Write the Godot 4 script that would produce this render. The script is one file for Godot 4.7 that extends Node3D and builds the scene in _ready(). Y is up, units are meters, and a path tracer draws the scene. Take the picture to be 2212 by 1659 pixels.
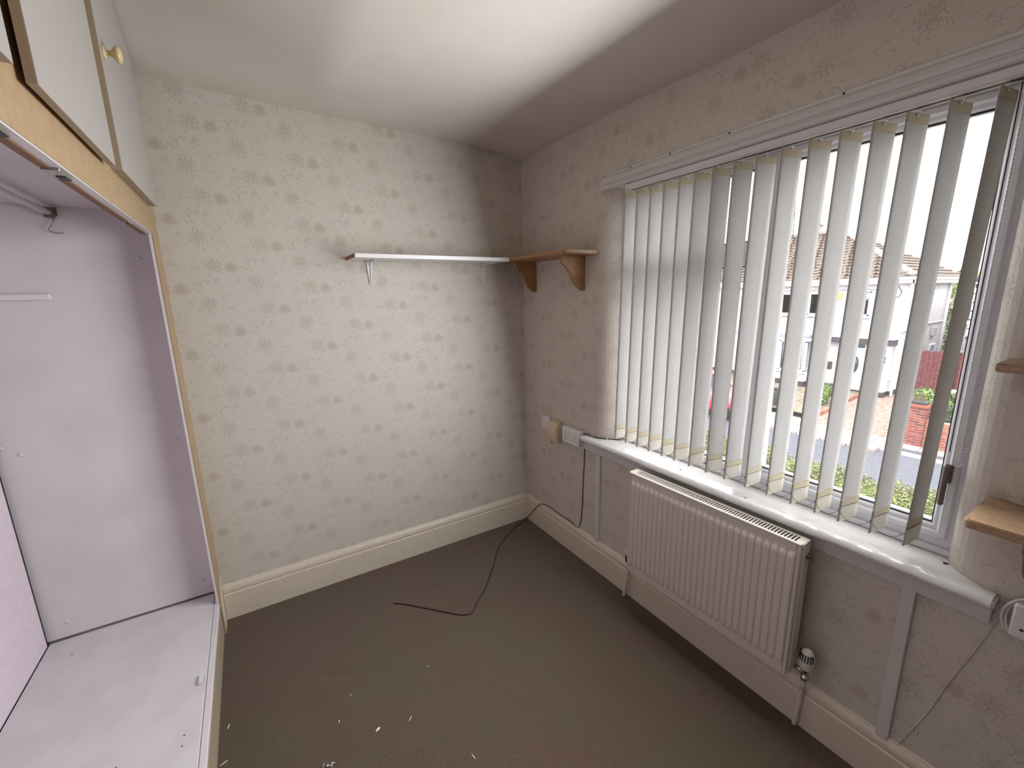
extends Node3D
# A small empty box room: window wall on +x, papered wall on -z, fitted wardrobe on -x. y up, metres.

const SKY_ENERGY := 2.35
const FILL_ENERGY := 3.75
const EXPOSURE := 1.0

const BX := 0.018      # paper of the window wall
const AZ := -0.018     # paper of the back wall
const ZF := 4.3        # paper of the wall behind the camera
const GY := -2.95      # road outside (the room is upstairs)

var M := {}
var taken := {}
var rng := RandomNumberGenerator.new()

# ------------------------------------------------------------------ naming
func numbered(called: String) -> String:
	var n: int = taken.get(called, 0)
	taken[called] = n + 1
	return called if n == 0 else "%s_%03d" % [called, n]

func tag(o: Node3D, label: String, category: String, group := "") -> Node3D:
	o.set_meta("label", label)
	o.set_meta("category", category)
	if group:
		o.set_meta("group", group)
	return o

func thing(called: String, label: String, category: String, at := Vector3.ZERO, group := "") -> Node3D:
	var o := Node3D.new()
	o.name = numbered(called)
	add_child(o)
	o.position = at
	tag(o, label, category, group)
	return o

func obj(called: String, st: SurfaceTool, m: Material, parent: Node = null) -> MeshInstance3D:
	st.generate_normals()
	return put(called, st.commit(), m, parent)

func put(called: String, mesh: Mesh, m: Material, parent: Node = null) -> MeshInstance3D:
	var o := MeshInstance3D.new()
	o.mesh = mesh
	o.material_override = m
	if parent == null:
		o.name = numbered(called)
		add_child(o)
	else:
		o.name = called
		var k := 0
		while parent.has_node(NodePath(o.name)):
			k += 1
			o.name = "%s_%03d" % [called, k]
		parent.add_child(o)
	return o

func struct(called: String, st: SurfaceTool, m: Material, label := "") -> MeshInstance3D:
	var o := obj(called, st, m)
	o.set_meta("kind", "structure")
	if label:
		o.set_meta("label", label)
	return o

func dup(o: Node3D, at: Vector3, label: String, turn := 0.0) -> Node3D:
	var c: Node3D = o.duplicate()
	c.name = numbered(String(o.name).trim_suffix("_001"))
	add_child(c)
	c.position = at
	c.rotation.y = turn
	c.set_meta("label", label)
	return c

# ------------------------------------------------------------------ shapes
func mb(smooth := false) -> SurfaceTool:
	var st := SurfaceTool.new()
	st.begin(Mesh.PRIMITIVE_TRIANGLES)
	st.set_smooth_group(0 if smooth else -1)
	return st

func tri(st: SurfaceTool, a: Vector3, b: Vector3, c: Vector3, o: Vector3) -> void:
	if (b - a).cross(c - a).dot(o) < 0.0:
		st.add_vertex(a); st.add_vertex(b); st.add_vertex(c)
	else:
		st.add_vertex(a); st.add_vertex(c); st.add_vertex(b)

func quad(st: SurfaceTool, a: Vector3, b: Vector3, c: Vector3, d: Vector3, o: Vector3) -> void:
	tri(st, a, b, c, o)
	tri(st, a, c, d, o)

func bx(st: SurfaceTool, lo: Vector3, hi: Vector3, ch := 0.0, t := Transform3D()) -> void:
	var c := (lo + hi) * 0.5
	var h := (hi - lo) * 0.5
	ch = minf(ch, minf(h.x, minf(h.y, h.z)) * 0.9)
	var v := func(s: Vector3, ax: int) -> Vector3:
		var p := Vector3()
		for i in 3:
			p[i] = c[i] + s[i] * (h[i] - (ch if i != ax else 0.0))
		return t * p
	for ax in 3:
		var u := (ax + 1) % 3
		var w := (ax + 2) % 3
		for sg in [-1.0, 1.0]:
			var q := []
			for k in [[-1.0, -1.0], [1.0, -1.0], [1.0, 1.0], [-1.0, 1.0]]:
				var s := Vector3()
				s[ax] = sg; s[u] = k[0]; s[w] = k[1]
				q.append(v.call(s, ax))
			var n := Vector3()
			n[ax] = sg
			quad(st, q[0], q[1], q[2], q[3], t.basis * n)
		if ch > 0.0:
			for a in [-1.0, 1.0]:
				for b in [-1.0, 1.0]:
					var s0 := Vector3(); s0[ax] = -1.0; s0[u] = a; s0[w] = b
					var s1 := s0; s1[ax] = 1.0
					var n := Vector3(); n[u] = a; n[w] = b
					quad(st, v.call(s0, u), v.call(s1, u), v.call(s1, w), v.call(s0, w), t.basis * n)
	if ch > 0.0:
		for k in 8:
			var s := Vector3(1.0 if k & 1 else -1.0, 1.0 if k & 2 else -1.0, 1.0 if k & 4 else -1.0)
			tri(st, v.call(s, 0), v.call(s, 1), v.call(s, 2), t.basis * s)

func extrude(st: SurfaceTool, poly: PackedVector2Array, t: Transform3D, depth: float) -> void:
	# polygon in local xy pushed along local +z
	if Geometry2D.is_polygon_clockwise(poly):
		poly = poly.duplicate()
		poly.reverse()
	var ix := Geometry2D.triangulate_polygon(poly)
	for k in range(0, ix.size(), 3):
		for z in [0.0, depth]:
			var o := t.basis * Vector3(0, 0, -1.0 if z == 0.0 else 1.0)
			var a := poly[ix[k]]; var b := poly[ix[k + 1]]; var c := poly[ix[k + 2]]
			tri(st, t * Vector3(a.x, a.y, z), t * Vector3(b.x, b.y, z), t * Vector3(c.x, c.y, z), o)
	for k in poly.size():
		var a := poly[k]
		var b := poly[(k + 1) % poly.size()]
		var o := t.basis * Vector3(b.y - a.y, a.x - b.x, 0)
		quad(st, t * Vector3(a.x, a.y, 0), t * Vector3(b.x, b.y, 0), t * Vector3(b.x, b.y, depth), t * Vector3(a.x, a.y, depth), o)

func frame_to(d: Vector3) -> Basis:
	var z := d.normalized()
	var x := z.cross(Vector3.UP if absf(z.y) < 0.9 else Vector3.RIGHT).normalized()
	return Basis(x, z.cross(x), z)

func tube(st: SurfaceTool, pts: Array, r: float, n := 8, caps := true) -> void:
	var rings := []
	var b := frame_to(pts[1] - pts[0])
	for i in pts.size():
		var d: Vector3
		if i == 0: d = pts[1] - pts[0]
		elif i == pts.size() - 1: d = pts[i] - pts[i - 1]
		else: d = (pts[i + 1] - pts[i]).normalized() + (pts[i] - pts[i - 1]).normalized()
		var z := d.normalized()
		var x := (b.x - z * b.x.dot(z)).normalized()
		b = Basis(x, z.cross(x), z)
		var ring := []
		for k in n:
			var a := TAU * k / n
			ring.append(pts[i] + (b.x * cos(a) + b.y * sin(a)) * r)
		rings.append(ring)
	for i in pts.size() - 1:
		for k in n:
			var k2 := (k + 1) % n
			var mid: Vector3 = (rings[i][k] + rings[i][k2]) * 0.5 - pts[i]
			quad(st, rings[i][k], rings[i][k2], rings[i + 1][k2], rings[i + 1][k], mid)
	if caps:
		for k in n:
			var k2 := (k + 1) % n
			tri(st, pts[0], rings[0][k], rings[0][k2], pts[0] - pts[1])
			var e := pts.size() - 1
			tri(st, pts[e], rings[e][k], rings[e][k2], pts[e] - pts[e - 1])

func lathe(st: SurfaceTool, prof: Array, t: Transform3D, n := 16) -> void:
	# prof: Vector2(radius, height) along local y
	for i in prof.size() - 1:
		var p: Vector2 = prof[i]
		var q: Vector2 = prof[i + 1]
		for k in n:
			var a := TAU * k / n
			var b := TAU * (k + 1) / n
			var m := (a + b) * 0.5
			var o := t.basis * Vector3(cos(m) * (q.y - p.y), p.x - q.x, sin(m) * (q.y - p.y))
			var p0 := t * Vector3(p.x * cos(a), p.y, p.x * sin(a))
			var p1 := t * Vector3(p.x * cos(b), p.y, p.x * sin(b))
			var q0 := t * Vector3(q.x * cos(a), q.y, q.x * sin(a))
			var q1 := t * Vector3(q.x * cos(b), q.y, q.x * sin(b))
			if p.x > 1e-6: tri(st, p0, p1, q1, o)
			if q.x > 1e-6: tri(st, p0, q1, q0, o)

func curve(pts: Array, steps := 6) -> Array:
	# Catmull-Rom through the points
	var out := []
	for i in pts.size() - 1:
		var p0: Vector3 = pts[maxi(i - 1, 0)]
		var p3: Vector3 = pts[mini(i + 2, pts.size() - 1)]
		for k in steps:
			out.append(pts[i].cubic_interpolate(pts[i + 1], p0, p3, float(k) / steps))
	out.append(pts[-1])
	return out

func along_x(at: Vector3) -> Transform3D:      # local z -> +x, local x -> -z
	return Transform3D(Basis(Vector3(0, 0, -1), Vector3(0, 1, 0), Vector3(1, 0, 0)), at)

func y_to(d: Vector3, at: Vector3) -> Transform3D:   # lathe axis along d
	var b := frame_to(d)
	return Transform3D(Basis(b.y, b.z, b.x), at)

# ------------------------------------------------------------------ materials
func rgb(r: float, g: float, b: float) -> Color:      # linear base colour -> albedo_color
	return Color(r, g, b).linear_to_srgb()

func mat(key: String, c: Color, rough := 0.6, spec := 0.5) -> StandardMaterial3D:
	var m := StandardMaterial3D.new()
	m.resource_name = key
	m.albedo_color = c
	m.roughness = rough
	m.metallic_specular = spec
	M[key] = m
	return m

func noise_tex(size: int, freq: float, a: Color, b: Color, seed_ := 1, oct := 4, kind := FastNoiseLite.TYPE_SIMPLEX_SMOOTH, lo := 0.25, hi := 0.75) -> NoiseTexture2D:
	var n := FastNoiseLite.new()
	n.seed = seed_
	n.noise_type = kind
	n.frequency = freq
	n.fractal_octaves = oct
	var t := NoiseTexture2D.new()
	t.width = size
	t.height = size
	t.seamless = true
	t.noise = n
	t.generate_mipmaps = false
	var g := Gradient.new()
	g.offsets = PackedFloat32Array([lo, hi])
	g.colors = PackedColorArray([a, b])
	t.color_ramp = g
	return t

func tri_map(m: StandardMaterial3D, metres: float, world := true) -> void:
	m.uv1_triplanar = true
	m.uv1_world_triplanar = world
	m.uv1_triplanar_sharpness = 8.0
	m.uv1_scale = Vector3.ONE / metres

func bump(m: StandardMaterial3D, t: Texture2D, cm: float) -> void:
	m.heightmap_enabled = true
	m.heightmap_texture = t
	m.heightmap_scale = cm

# the embossed paper: flowers, scrolls and leaf sprigs on a lattice of three columns, each a third of a repeat lower
const PW := 1536
const PH := 760
var ink := PackedFloat32Array()
var wash := PackedFloat32Array()

func dab(buf: PackedFloat32Array, x: float, y: float, r: float, v: float) -> void:
	for j in range(int(floor(y - r)), int(ceil(y + r)) + 1):
		for i in range(int(floor(x - r)), int(ceil(x + r)) + 1):
			var d := Vector2(i - x, j - y).length()
			if d < r:
				var at := posmod(j, PH) * PW + posmod(i, PW)
				buf[at] = maxf(buf[at], v * minf(1.0, (r - d) / (r * 0.6)))

func stroke(o: Vector2, pts: Array, w: float, v := 1.0) -> void:
	for i in pts.size() - 1:
		var a: Vector2 = pts[i]
		var b: Vector2 = pts[i + 1]
		var n := int(ceil((b - a).length() * 0.7)) + 1
		for k in n:
			var p := a.lerp(b, float(k) / n)
			dab(ink, o.x + p.x, o.y - p.y, w, v)

func arc_pts(c: Vector2, r: float, a0: float, a1: float, sq := 1.0) -> Array:
	var out := []
	for k in 13:
		var a := deg_to_rad(lerpf(a0, a1, k / 12.0))
		out.append(c + Vector2(cos(a), sin(a) * sq) * r)
	return out

func petal(o: Vector2, ang: float, r0: float, len: float, wid: float, open := false) -> void:
	var d := Vector2(cos(ang), sin(ang))
	var n := Vector2(-d.y, d.x)
	for s in [-1.0, 1.0]:
		var pts := []
		for k in 9:
			var t := k / 8.0
			if open and s > 0 and t > 0.75: break
			pts.append(d * (r0 + len * t) + n * s * wid * pow(sin(PI * minf(1.0, t * 0.93 + 0.05)), 0.8))
		stroke(o, pts, 3.1)
	stroke(o, [d * (r0 + len * 0.15), d * (r0 + len * 0.62)], 1.8, 0.5)

func flower(o: Vector2, k: float, turn: float, petals: int, filled: float) -> void:
	if filled > 0.0:
		for j in range(-int(64 * k), int(64 * k)):
			for i in range(-int(64 * k), int(64 * k)):
				var p := Vector2(i, j)
				var rad := 60.0 * k * (0.72 + 0.28 * absf(cos(p.angle() * petals * 0.5)))
				if p.length() < rad:
					var at := posmod(int(o.y) + j, PH) * PW + posmod(int(o.x) + i, PW)
					wash[at] = maxf(wash[at], filled)
	for q in petals:
		petal(o, turn + TAU * q / petals, 12 * k, 60 * k * (0.85 + 0.25 * absf(sin(q * 2.1))), 20 * k, q % 3 == 1)
	stroke(o, arc_pts(Vector2.ZERO, 11 * k, 0, 300), 1.9, 0.8)

func sprig(o: Vector2, ang: float, len: float, n: int) -> void:
	var d := Vector2(cos(ang), sin(ang))
	var nn := Vector2(-d.y, d.x)
	for q in n:
		var t := float(q) / n
		for s in [-1.0, 1.0]:
			var a: Vector2 = d * len * t + nn * s * 3.0
			stroke(o, [a, a + (d * 0.8 + nn * s * 0.55) * len * 0.16, a + (d * 1.25 + nn * s * 0.62) * len * 0.30], 2.2, 0.9)
	stroke(o, [Vector2.ZERO, d * len], 1.6, 0.55)

func motif(o: Vector2) -> void:
	var s := PW / 0.582        # pixels per metre
	flower(o, 1.35, 0.35, 8, 0.25)
	flower(o + Vector2(0.034, 0.117) * s, 1.35, 1.0, 7, 0.35)
	flower(o + Vector2(-0.092, -0.066) * s, 1.0, 0.1, 9, 0.6)
	var c := o + Vector2(-0.006, -0.079) * s
	stroke(c, arc_pts(Vector2(34, 0), 74, 100, 250), 3.8)
	stroke(c, arc_pts(Vector2(30, 50), 24, -10, 170), 3.0)
	sprig(c + Vector2(-34, -6), 2.5, 74, 3)
	sprig(o + Vector2(0.026, -0.083) * s, 0.85, 96, 4)
	for q in 4:
		stroke(o + Vector2(-0.04 + q * 0.0075, -0.152) * s, arc_pts(Vector2(34, 0), 42 - q * 6, 120 - q * 14, 215 - q * 12), 3.4)
	c = o + Vector2(0.082, 0.033) * s
	stroke(c, arc_pts(Vector2(0, 0), 50, 20, 120, 0.7), 3.5)
	for q in 5:
		stroke(c, [Vector2(-44 + q * 17, 40), Vector2(-38 + q * 18, 60 + 5 * (q % 2))], 2.6, 0.8)
	stroke(c, arc_pts(Vector2(34, -6), 26, -100, 40), 3.0)
	for q in [[0.013, -0.094, 24, 90, 250], [0.041, -0.103, 18, 80, 240], [0.060, -0.079, 17, 70, 200], [0.047, -0.055, 30, 200, 330], [0.033, -0.062, 17, 40, 150], [-0.047, -0.058, 36, 10, 190], [-0.068, -0.051, 19, 30, 200], [-0.030, -0.061, 15, 160, 360], [0.006, 0.048, 26, -80, 90], [-0.012, 0.044, 26, -60, 110], [0.052, 0.007, 11, 60, 300], [-0.057, 0.008, 13, 90, 260], [0.068, 0.052, 20, 60, 220], [-0.024, 0.096, 17, 30, 240], [0.020, -0.125, 16, 40, 230], [0.030, 0.036, 15, 100, 300], [-0.085, 0.040, 18, -30, 140], [-0.020, -0.120, 14, 200, 380], [0.075, 0.080, 16, 60, 240], [-0.055, -0.118, 20, 20, 170]]:
		stroke(o + Vector2(q[0], q[1]) * s, arc_pts(Vector2.ZERO, q[2], q[3], q[4]), 3.4)
	for q in 5:
		var a := TAU * q / 5 + 0.5
		var d := Vector2(cos(a), sin(a))
		stroke(o + Vector2(0.064, -0.024) * s, [d * 9, d * 24 + Vector2(4, 2), d * 38], 3.0, 0.9)
		stroke(o + Vector2(0.062, -0.146) * s, [d * 9, d * 22 + Vector2(-3, 4), d * 36], 3.0, 0.85)
	for q in 4:
		stroke(o + Vector2(-0.047 + q * 0.010, 0.030 - q * 0.006) * s, [Vector2(-6, -22), Vector2(0, 0), Vector2(10, 18)], 3.2, 0.9)
	sprig(o + Vector2(-0.074, 0.0) * s, 1.0, 66, 3)
	sprig(o + Vector2(0.088, -0.036) * s, 2.2, 60, 3)

func wallpaper() -> void:
	ink.resize(PW * PH)
	wash.resize(PW * PH)
	for q in 3:
		motif(Vector2(256 + 512 * q, 380 - 253 * q))
	var col := Image.create(PW, PH, false, Image.FORMAT_RGB8)
	var hgt := Image.create(PW, PH, false, Image.FORMAT_L8)
	var grain := FastNoiseLite.new()
	grain.seed = 5
	grain.frequency = 0.09
	grain.fractal_octaves = 3
	var base := rgb(0.585, 0.535, 0.468)
	var line := rgb(0.375, 0.315, 0.26)
	var fill := rgb(0.52, 0.445, 0.375)
	for j in PH:
		for i in PW:
			var k := j * PW + i
			var c := base.lerp(fill, wash[k] * 0.75).lerp(line, ink[k] * 0.5)
			var g := grain.get_noise_2d(i, j)
			col.set_pixel(i, j, c * (1.0 + 0.03 * g))
			var h := 0.35 + 0.1 * g + 0.12 * wash[k] + 0.42 * ink[k]
			hgt.set_pixel(i, j, Color(h, h, h))
	ink.clear()
	wash.clear()
	var m := mat("wallpaper", Color.WHITE, 0.62, 0.4)
	m.albedo_texture = ImageTexture.create_from_image(col)
	m.uv1_triplanar = true
	m.uv1_world_triplanar = true
	m.uv1_triplanar_sharpness = 12.0
	m.uv1_scale = Vector3(1.0 / 0.582, 1.0 / 0.288, 1.0 / 0.582)
	m.uv1_offset = Vector3(0.02, 0.13, 0.33)
	bump(m, ImageTexture.create_from_image(hgt), 0.13)

func wood_tex(key: String, pale: Color, mid: Color, dark: Color, seed_: int) -> ImageTexture:
	var w := 512
	var im := Image.create(w, w, false, Image.FORMAT_RGB8)
	var n := FastNoiseLite.new()
	n.seed = seed_
	n.frequency = 0.006
	n.fractal_octaves = 3
	for j in w:
		for i in w:
			var strip := int(j / 86)           # glued strips, each its own tone
			var tone := 0.5 + 0.5 * sin(strip * 12.9 + seed_)
			var f := n.get_noise_2d(i * 0.35 + strip * 300, j * 4.0) * 5.0 + j * 0.06
			var ring := absf(fposmod(f, 1.0) - 0.5) * 2.0
			var fine := n.get_noise_2d(i * 2.0, j * 40.0)
			var c := pale.lerp(mid, clampf(tone * 0.6 + fine * 0.35, 0, 1)).lerp(dark, pow(ring, 3.0) * 0.5)
			if j % 86 == 0: c = c.lerp(dark, 0.35)
			im.set_pixel(i, j, c)
	return ImageTexture.create_from_image(im)

func materials() -> void:
	wallpaper()
	var m: StandardMaterial3D
	var plaster := noise_tex(512, 0.02, Color(0, 0, 0), Color(1, 1, 1), 3, 4)
	m = mat("ceiling", Color.WHITE, 0.9, 0.25)
	m.albedo_texture = noise_tex(512, 0.006, rgb(0.605, 0.550, 0.490), rgb(0.62, 0.565, 0.505), 8, 4)
	bump(m, plaster, 0.02)
	tri_map(m, 0.7)
	m = mat("reveal", rgb(0.60, 0.55, 0.47), 0.7, 0.4)
	bump(m, noise_tex(512, 0.012, Color(0, 0, 0), Color(1, 1, 1), 13, 3), 0.5)
	tri_map(m, 0.25)
	# carpet: short brown pile with an olive drift and redder stretches
	m = mat("carpet", Color.WHITE, 0.95, 0.15)
	m.albedo_texture = noise_tex(1024, 0.27, rgb(0.066, 0.050, 0.038), rgb(0.235, 0.190, 0.150), 21, 3, FastNoiseLite.TYPE_SIMPLEX, 0.2, 0.85)
	m.rim_enabled = true
	m.rim = 0.25
	m.rim_tint = 0.8
	bump(m, noise_tex(1024, 0.27, Color(0, 0, 0), Color(1, 1, 1), 21, 3, FastNoiseLite.TYPE_SIMPLEX), 0.22)
	tri_map(m, 0.7)
	m.detail_enabled = true
	m.detail_blend_mode = BaseMaterial3D.BLEND_MODE_MUL
	m.detail_uv_layer = BaseMaterial3D.DETAIL_UV_2
	m.detail_albedo = noise_tex(512, 0.010, Color(1.0, 0.91, 0.88), Color(0.97, 0.945, 0.885), 40, 5, FastNoiseLite.TYPE_SIMPLEX_SMOOTH, 0.38, 0.62)
	m.uv2_triplanar = true
	m.uv2_world_triplanar = true
	m.uv2_scale = Vector3.ONE / 2.9
	# paint
	m = mat("cream_gloss", Color.WHITE, 0.38)
	m.albedo_texture = noise_tex(512, 0.01, rgb(0.635, 0.555, 0.45), rgb(0.655, 0.575, 0.47), 31, 5)
	bump(m, noise_tex(512, 0.03, Color(0, 0, 0), Color(1, 1, 1), 32, 3), 0.03)
	tri_map(m, 0.5)
	m = mat("grey_gloss", rgb(0.60, 0.575, 0.56), 0.32)
	bump(m, plaster, 0.02)
	tri_map(m, 0.4)
	m = mat("sill_gloss", Color.WHITE, 0.09)
	m.albedo_texture = noise_tex(512, 0.01, rgb(0.66, 0.645, 0.63), rgb(0.72, 0.71, 0.70), 33, 5)
	bump(m, noise_tex(512, 0.014, Color(0, 0, 0), Color(1, 1, 1), 34, 2), 0.05)
	tri_map(m, 0.4)
	mat("upvc", rgb(0.74, 0.75, 0.79), 0.28)
	mat("gasket", rgb(0.03, 0.03, 0.032), 0.6)
	mat("black", rgb(0.016, 0.015, 0.015), 0.5)
	mat("hole", rgb(0.012, 0.011, 0.010), 0.8)
	mat("metal", rgb(0.42, 0.41, 0.40), 0.35).metallic = 0.9
	mat("chrome", rgb(0.50, 0.50, 0.50), 0.18).metallic = 1.0
	mat("brass", rgb(0.16, 0.14, 0.11), 0.4).metallic = 0.7
	m = mat("white_plastic", rgb(0.70, 0.68, 0.65), 0.3)
	mat("cream_plastic", rgb(0.60, 0.49, 0.34), 0.4)
	mat("headrail", rgb(0.66, 0.65, 0.645), 0.35)
	mat("radiator", rgb(0.62, 0.565, 0.49), 0.36)
	mat("valve_white", rgb(0.66, 0.61, 0.54), 0.4)
	mat("handle_bronze", rgb(0.17, 0.135, 0.12), 0.35).metallic = 0.6
	# wardrobe
	m = mat("melamine", Color.WHITE, 0.36)
	m.albedo_texture = noise_tex(512, 0.006, rgb(0.665, 0.615, 0.615), rgb(0.715, 0.665, 0.67), 41, 4)
	tri_map(m, 1.4)
	m = mat("melamine_floor", Color.WHITE, 0.4)
	m.albedo_texture = noise_tex(1024, 0.006, rgb(0.645, 0.600, 0.60), rgb(0.68, 0.65, 0.66), 42, 6, FastNoiseLite.TYPE_SIMPLEX_SMOOTH, 0.3, 0.65)
	tri_map(m, 1.3)
	m = mat("melamine_lit_pink", Color.WHITE, 0.6)  # white melamine; the pink cast of the light is put into the colour
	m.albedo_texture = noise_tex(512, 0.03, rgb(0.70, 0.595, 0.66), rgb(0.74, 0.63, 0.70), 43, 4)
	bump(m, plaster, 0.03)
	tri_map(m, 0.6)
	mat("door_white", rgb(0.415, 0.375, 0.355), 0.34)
	m = mat("beige_frame", Color.WHITE, 0.5)
	m.albedo_texture = noise_tex(512, 0.02, rgb(0.385, 0.262, 0.145), rgb(0.42, 0.29, 0.165), 44, 4)
	tri_map(m, 0.5)
	mat("beige_edge", rgb(0.36, 0.285, 0.20), 0.55)
	mat("knob_cream", rgb(0.66, 0.50, 0.26), 0.22)
	mat("raw_brown", rgb(0.20, 0.105, 0.055), 0.7)
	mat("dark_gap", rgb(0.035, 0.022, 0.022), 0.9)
	# timber
	m = mat("pine", Color.WHITE, 0.42)
	m.albedo_texture = wood_tex("pine", rgb(0.43, 0.235, 0.10), rgb(0.32, 0.16, 0.06), rgb(0.17, 0.072, 0.026), 2)
	tri_map(m, 0.33)
	m = mat("oak", Color.WHITE, 0.4)
	m.albedo_texture = wood_tex("oak", rgb(0.42, 0.275, 0.16), rgb(0.27, 0.16, 0.085), rgb(0.16, 0.085, 0.04), 9)
	tri_map(m, 0.30)
	mat("white_shelf", rgb(0.76, 0.735, 0.71), 0.35)
	mat("bracket_white", rgb(0.70, 0.68, 0.66), 0.4)
	mat("chip_edge", rgb(0.26, 0.135, 0.055), 0.8)
	# blind cloth
	m = mat("blind_cloth", Color.WHITE, 0.85, 0.2)
	m.albedo_texture = noise_tex(512, 0.05, rgb(0.72, 0.715, 0.70), rgb(0.78, 0.775, 0.765), 51, 4)
	m.backlight_enabled = true
	m.backlight = Color(0.66, 0.66, 0.65)
	var rib := FastNoiseLite.new()
	rib.seed = 52
	rib.frequency = 0.035
	rib.fractal_octaves = 2
	rib.domain_warp_enabled = true
	rib.domain_warp_amplitude = 12.0
	rib.domain_warp_frequency = 0.02
	var im := Image.create(512, 512, false, Image.FORMAT_L8)
	for j in 512:
		for i in 512:
			var tt := j / 511.0
			var v := lerpf(rib.get_noise_2d(i * 1.6, j * 0.16), rib.get_noise_2d(i * 1.6, (j - 511) * 0.16), tt)
			v = 0.5 + 0.5 * sin(v * 22.0)
			im.set_pixel(i, j, Color(v, v, v))
	bump(m, ImageTexture.create_from_image(im), 0.055)
	tri_map(m, 0.19, false)
	m = mat("blind_hem", rgb(0.66, 0.60, 0.46), 0.8, 0.2)
	m.backlight_enabled = true
	m.backlight = Color(0.30, 0.28, 0.22)
	m = mat("blind_weight", rgb(0.70, 0.665, 0.60), 0.7, 0.2)
	m.backlight_enabled = true
	m.backlight = Color(0.25, 0.25, 0.24)
	mat("chain_bead", rgb(0.05, 0.048, 0.045), 0.4)
	mat("chain_pale", rgb(0.62, 0.62, 0.62), 0.4)
	# glass
	m = mat("pane", Color(0.93, 0.96, 0.96, 0.03), 0.02)
	m.transparency = BaseMaterial3D.TRANSPARENCY_ALPHA
	# outdoors
	m = mat("render_white", Color.WHITE, 0.9, 0.3)
	m.albedo_texture = noise_tex(512, 0.02, rgb(0.570, 0.570, 0.598), rgb(0.644, 0.644, 0.662), 61, 5)
	bump(m, noise_tex(512, 0.06, Color(0, 0, 0), Color(1, 1, 1), 62, 3), 1.5)
	tri_map(m, 1.6)
	mat("white_trim", rgb(0.699, 0.708, 0.727), 0.4)
	mat("black_paint", rgb(0.022, 0.023, 0.028), 0.5)
	mat("lead_grey", rgb(0.20, 0.21, 0.25), 0.6)
	mat("dark_glass", rgb(0.035, 0.045, 0.06), 0.06)
	mat("blue_glass", rgb(0.075, 0.115, 0.18), 0.06)
	m = mat("roof_tile", Color.WHITE, 0.9, 0.2)
	m.albedo_texture = noise_tex(512, 0.03, rgb(0.089, 0.070, 0.056), rgb(0.200, 0.162, 0.132), 63, 5)
	tri_map(m, 2.2)
	mat("ridge_tile", rgb(0.25, 0.22, 0.205), 0.9)
	mat("alarm_yellow", rgb(0.70, 0.44, 0.08), 0.5)
	m = mat("tarmac", Color.WHITE, 0.95, 0.2)
	m.albedo_texture = noise_tex(1024, 0.03, rgb(0.077, 0.079, 0.093), rgb(0.118, 0.121, 0.136), 64, 6)
	tri_map(m, 2.5)
	m = mat("dark_tarmac", rgb(0.081, 0.081, 0.091), 0.95, 0.2)
	mat("kerb_stone", rgb(0.425, 0.412, 0.391), 0.9, 0.2)
	m = mat("drive_concrete", Color.WHITE, 0.95, 0.2)
	m.albedo_texture = noise_tex(512, 0.02, rgb(0.180, 0.126, 0.101), rgb(0.288, 0.216, 0.180), 65, 5)
	tri_map(m, 2.0)
	m = mat("earth", Color.WHITE, 0.95, 0.1)
	m.albedo_texture = noise_tex(512, 0.02, rgb(0.16, 0.13, 0.10), rgb(0.26, 0.22, 0.17), 66, 5)
	tri_map(m, 3.0)
	for q in 3:
		mat("slab_%d" % q, [rgb(0.310, 0.281, 0.252), rgb(0.274, 0.230, 0.205), rgb(0.360, 0.342, 0.324)][q], 0.95, 0.2)
	for q in 5:
		mat("brick_%d" % q, [rgb(0.200, 0.051, 0.038), rgb(0.230, 0.072, 0.051), rgb(0.128, 0.043, 0.038), rgb(0.281, 0.123, 0.072), rgb(0.238, 0.119, 0.072)][q], 0.9, 0.2)
	mat("brick_house", rgb(0.42, 0.135, 0.085), 0.9, 0.2)
	mat("mortar", rgb(0.29, 0.25, 0.22), 0.95, 0.1)
	m = mat("fence_red", Color.WHITE, 0.9, 0.2)
	m.albedo_texture = noise_tex(512, 0.02, rgb(0.15, 0.045, 0.045), rgb(0.24, 0.085, 0.085), 67, 5)
	tri_map(m, 1.5)
	mat("lattice_green", rgb(0.085, 0.10, 0.085), 0.9)
	m = mat("old_wood", Color.WHITE, 0.95, 0.1)
	m.albedo_texture = noise_tex(512, 0.05, rgb(0.06, 0.045, 0.035), rgb(0.40, 0.33, 0.26), 68, 4)
	tri_map(m, 0.6)
	mat("rail_black", rgb(0.02, 0.025, 0.025), 0.5)
	m = mat("leaf", Color.WHITE, 0.75, 0.3)
	m.vertex_color_use_as_albedo = true
	m.backlight_enabled = true
	m.backlight = Color(0.25, 0.25, 0.25)
	mat("leaf_core", rgb(0.12, 0.155, 0.05), 0.95, 0.1)
	mat("stem", rgb(0.12, 0.09, 0.06), 0.9, 0.1)
	mat("petal_white", rgb(0.80, 0.79, 0.78), 0.8, 0.2)
	var cp := mat("car_red", rgb(0.62, 0.035, 0.055), 0.3)
	cp.clearcoat_enabled = true
	cp.clearcoat = 0.8
	cp = mat("car_white", rgb(0.80, 0.80, 0.81), 0.3)
	cp.clearcoat_enabled = true
	mat("tyre", rgb(0.02, 0.02, 0.02), 0.9, 0.2)
	mat("lamp_clear", rgb(0.6, 0.62, 0.65), 0.1)
	mat("flake_white", rgb(0.80, 0.78, 0.76), 0.6)
	mat("clay_pot", rgb(0.42, 0.20, 0.12), 0.9)

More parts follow.
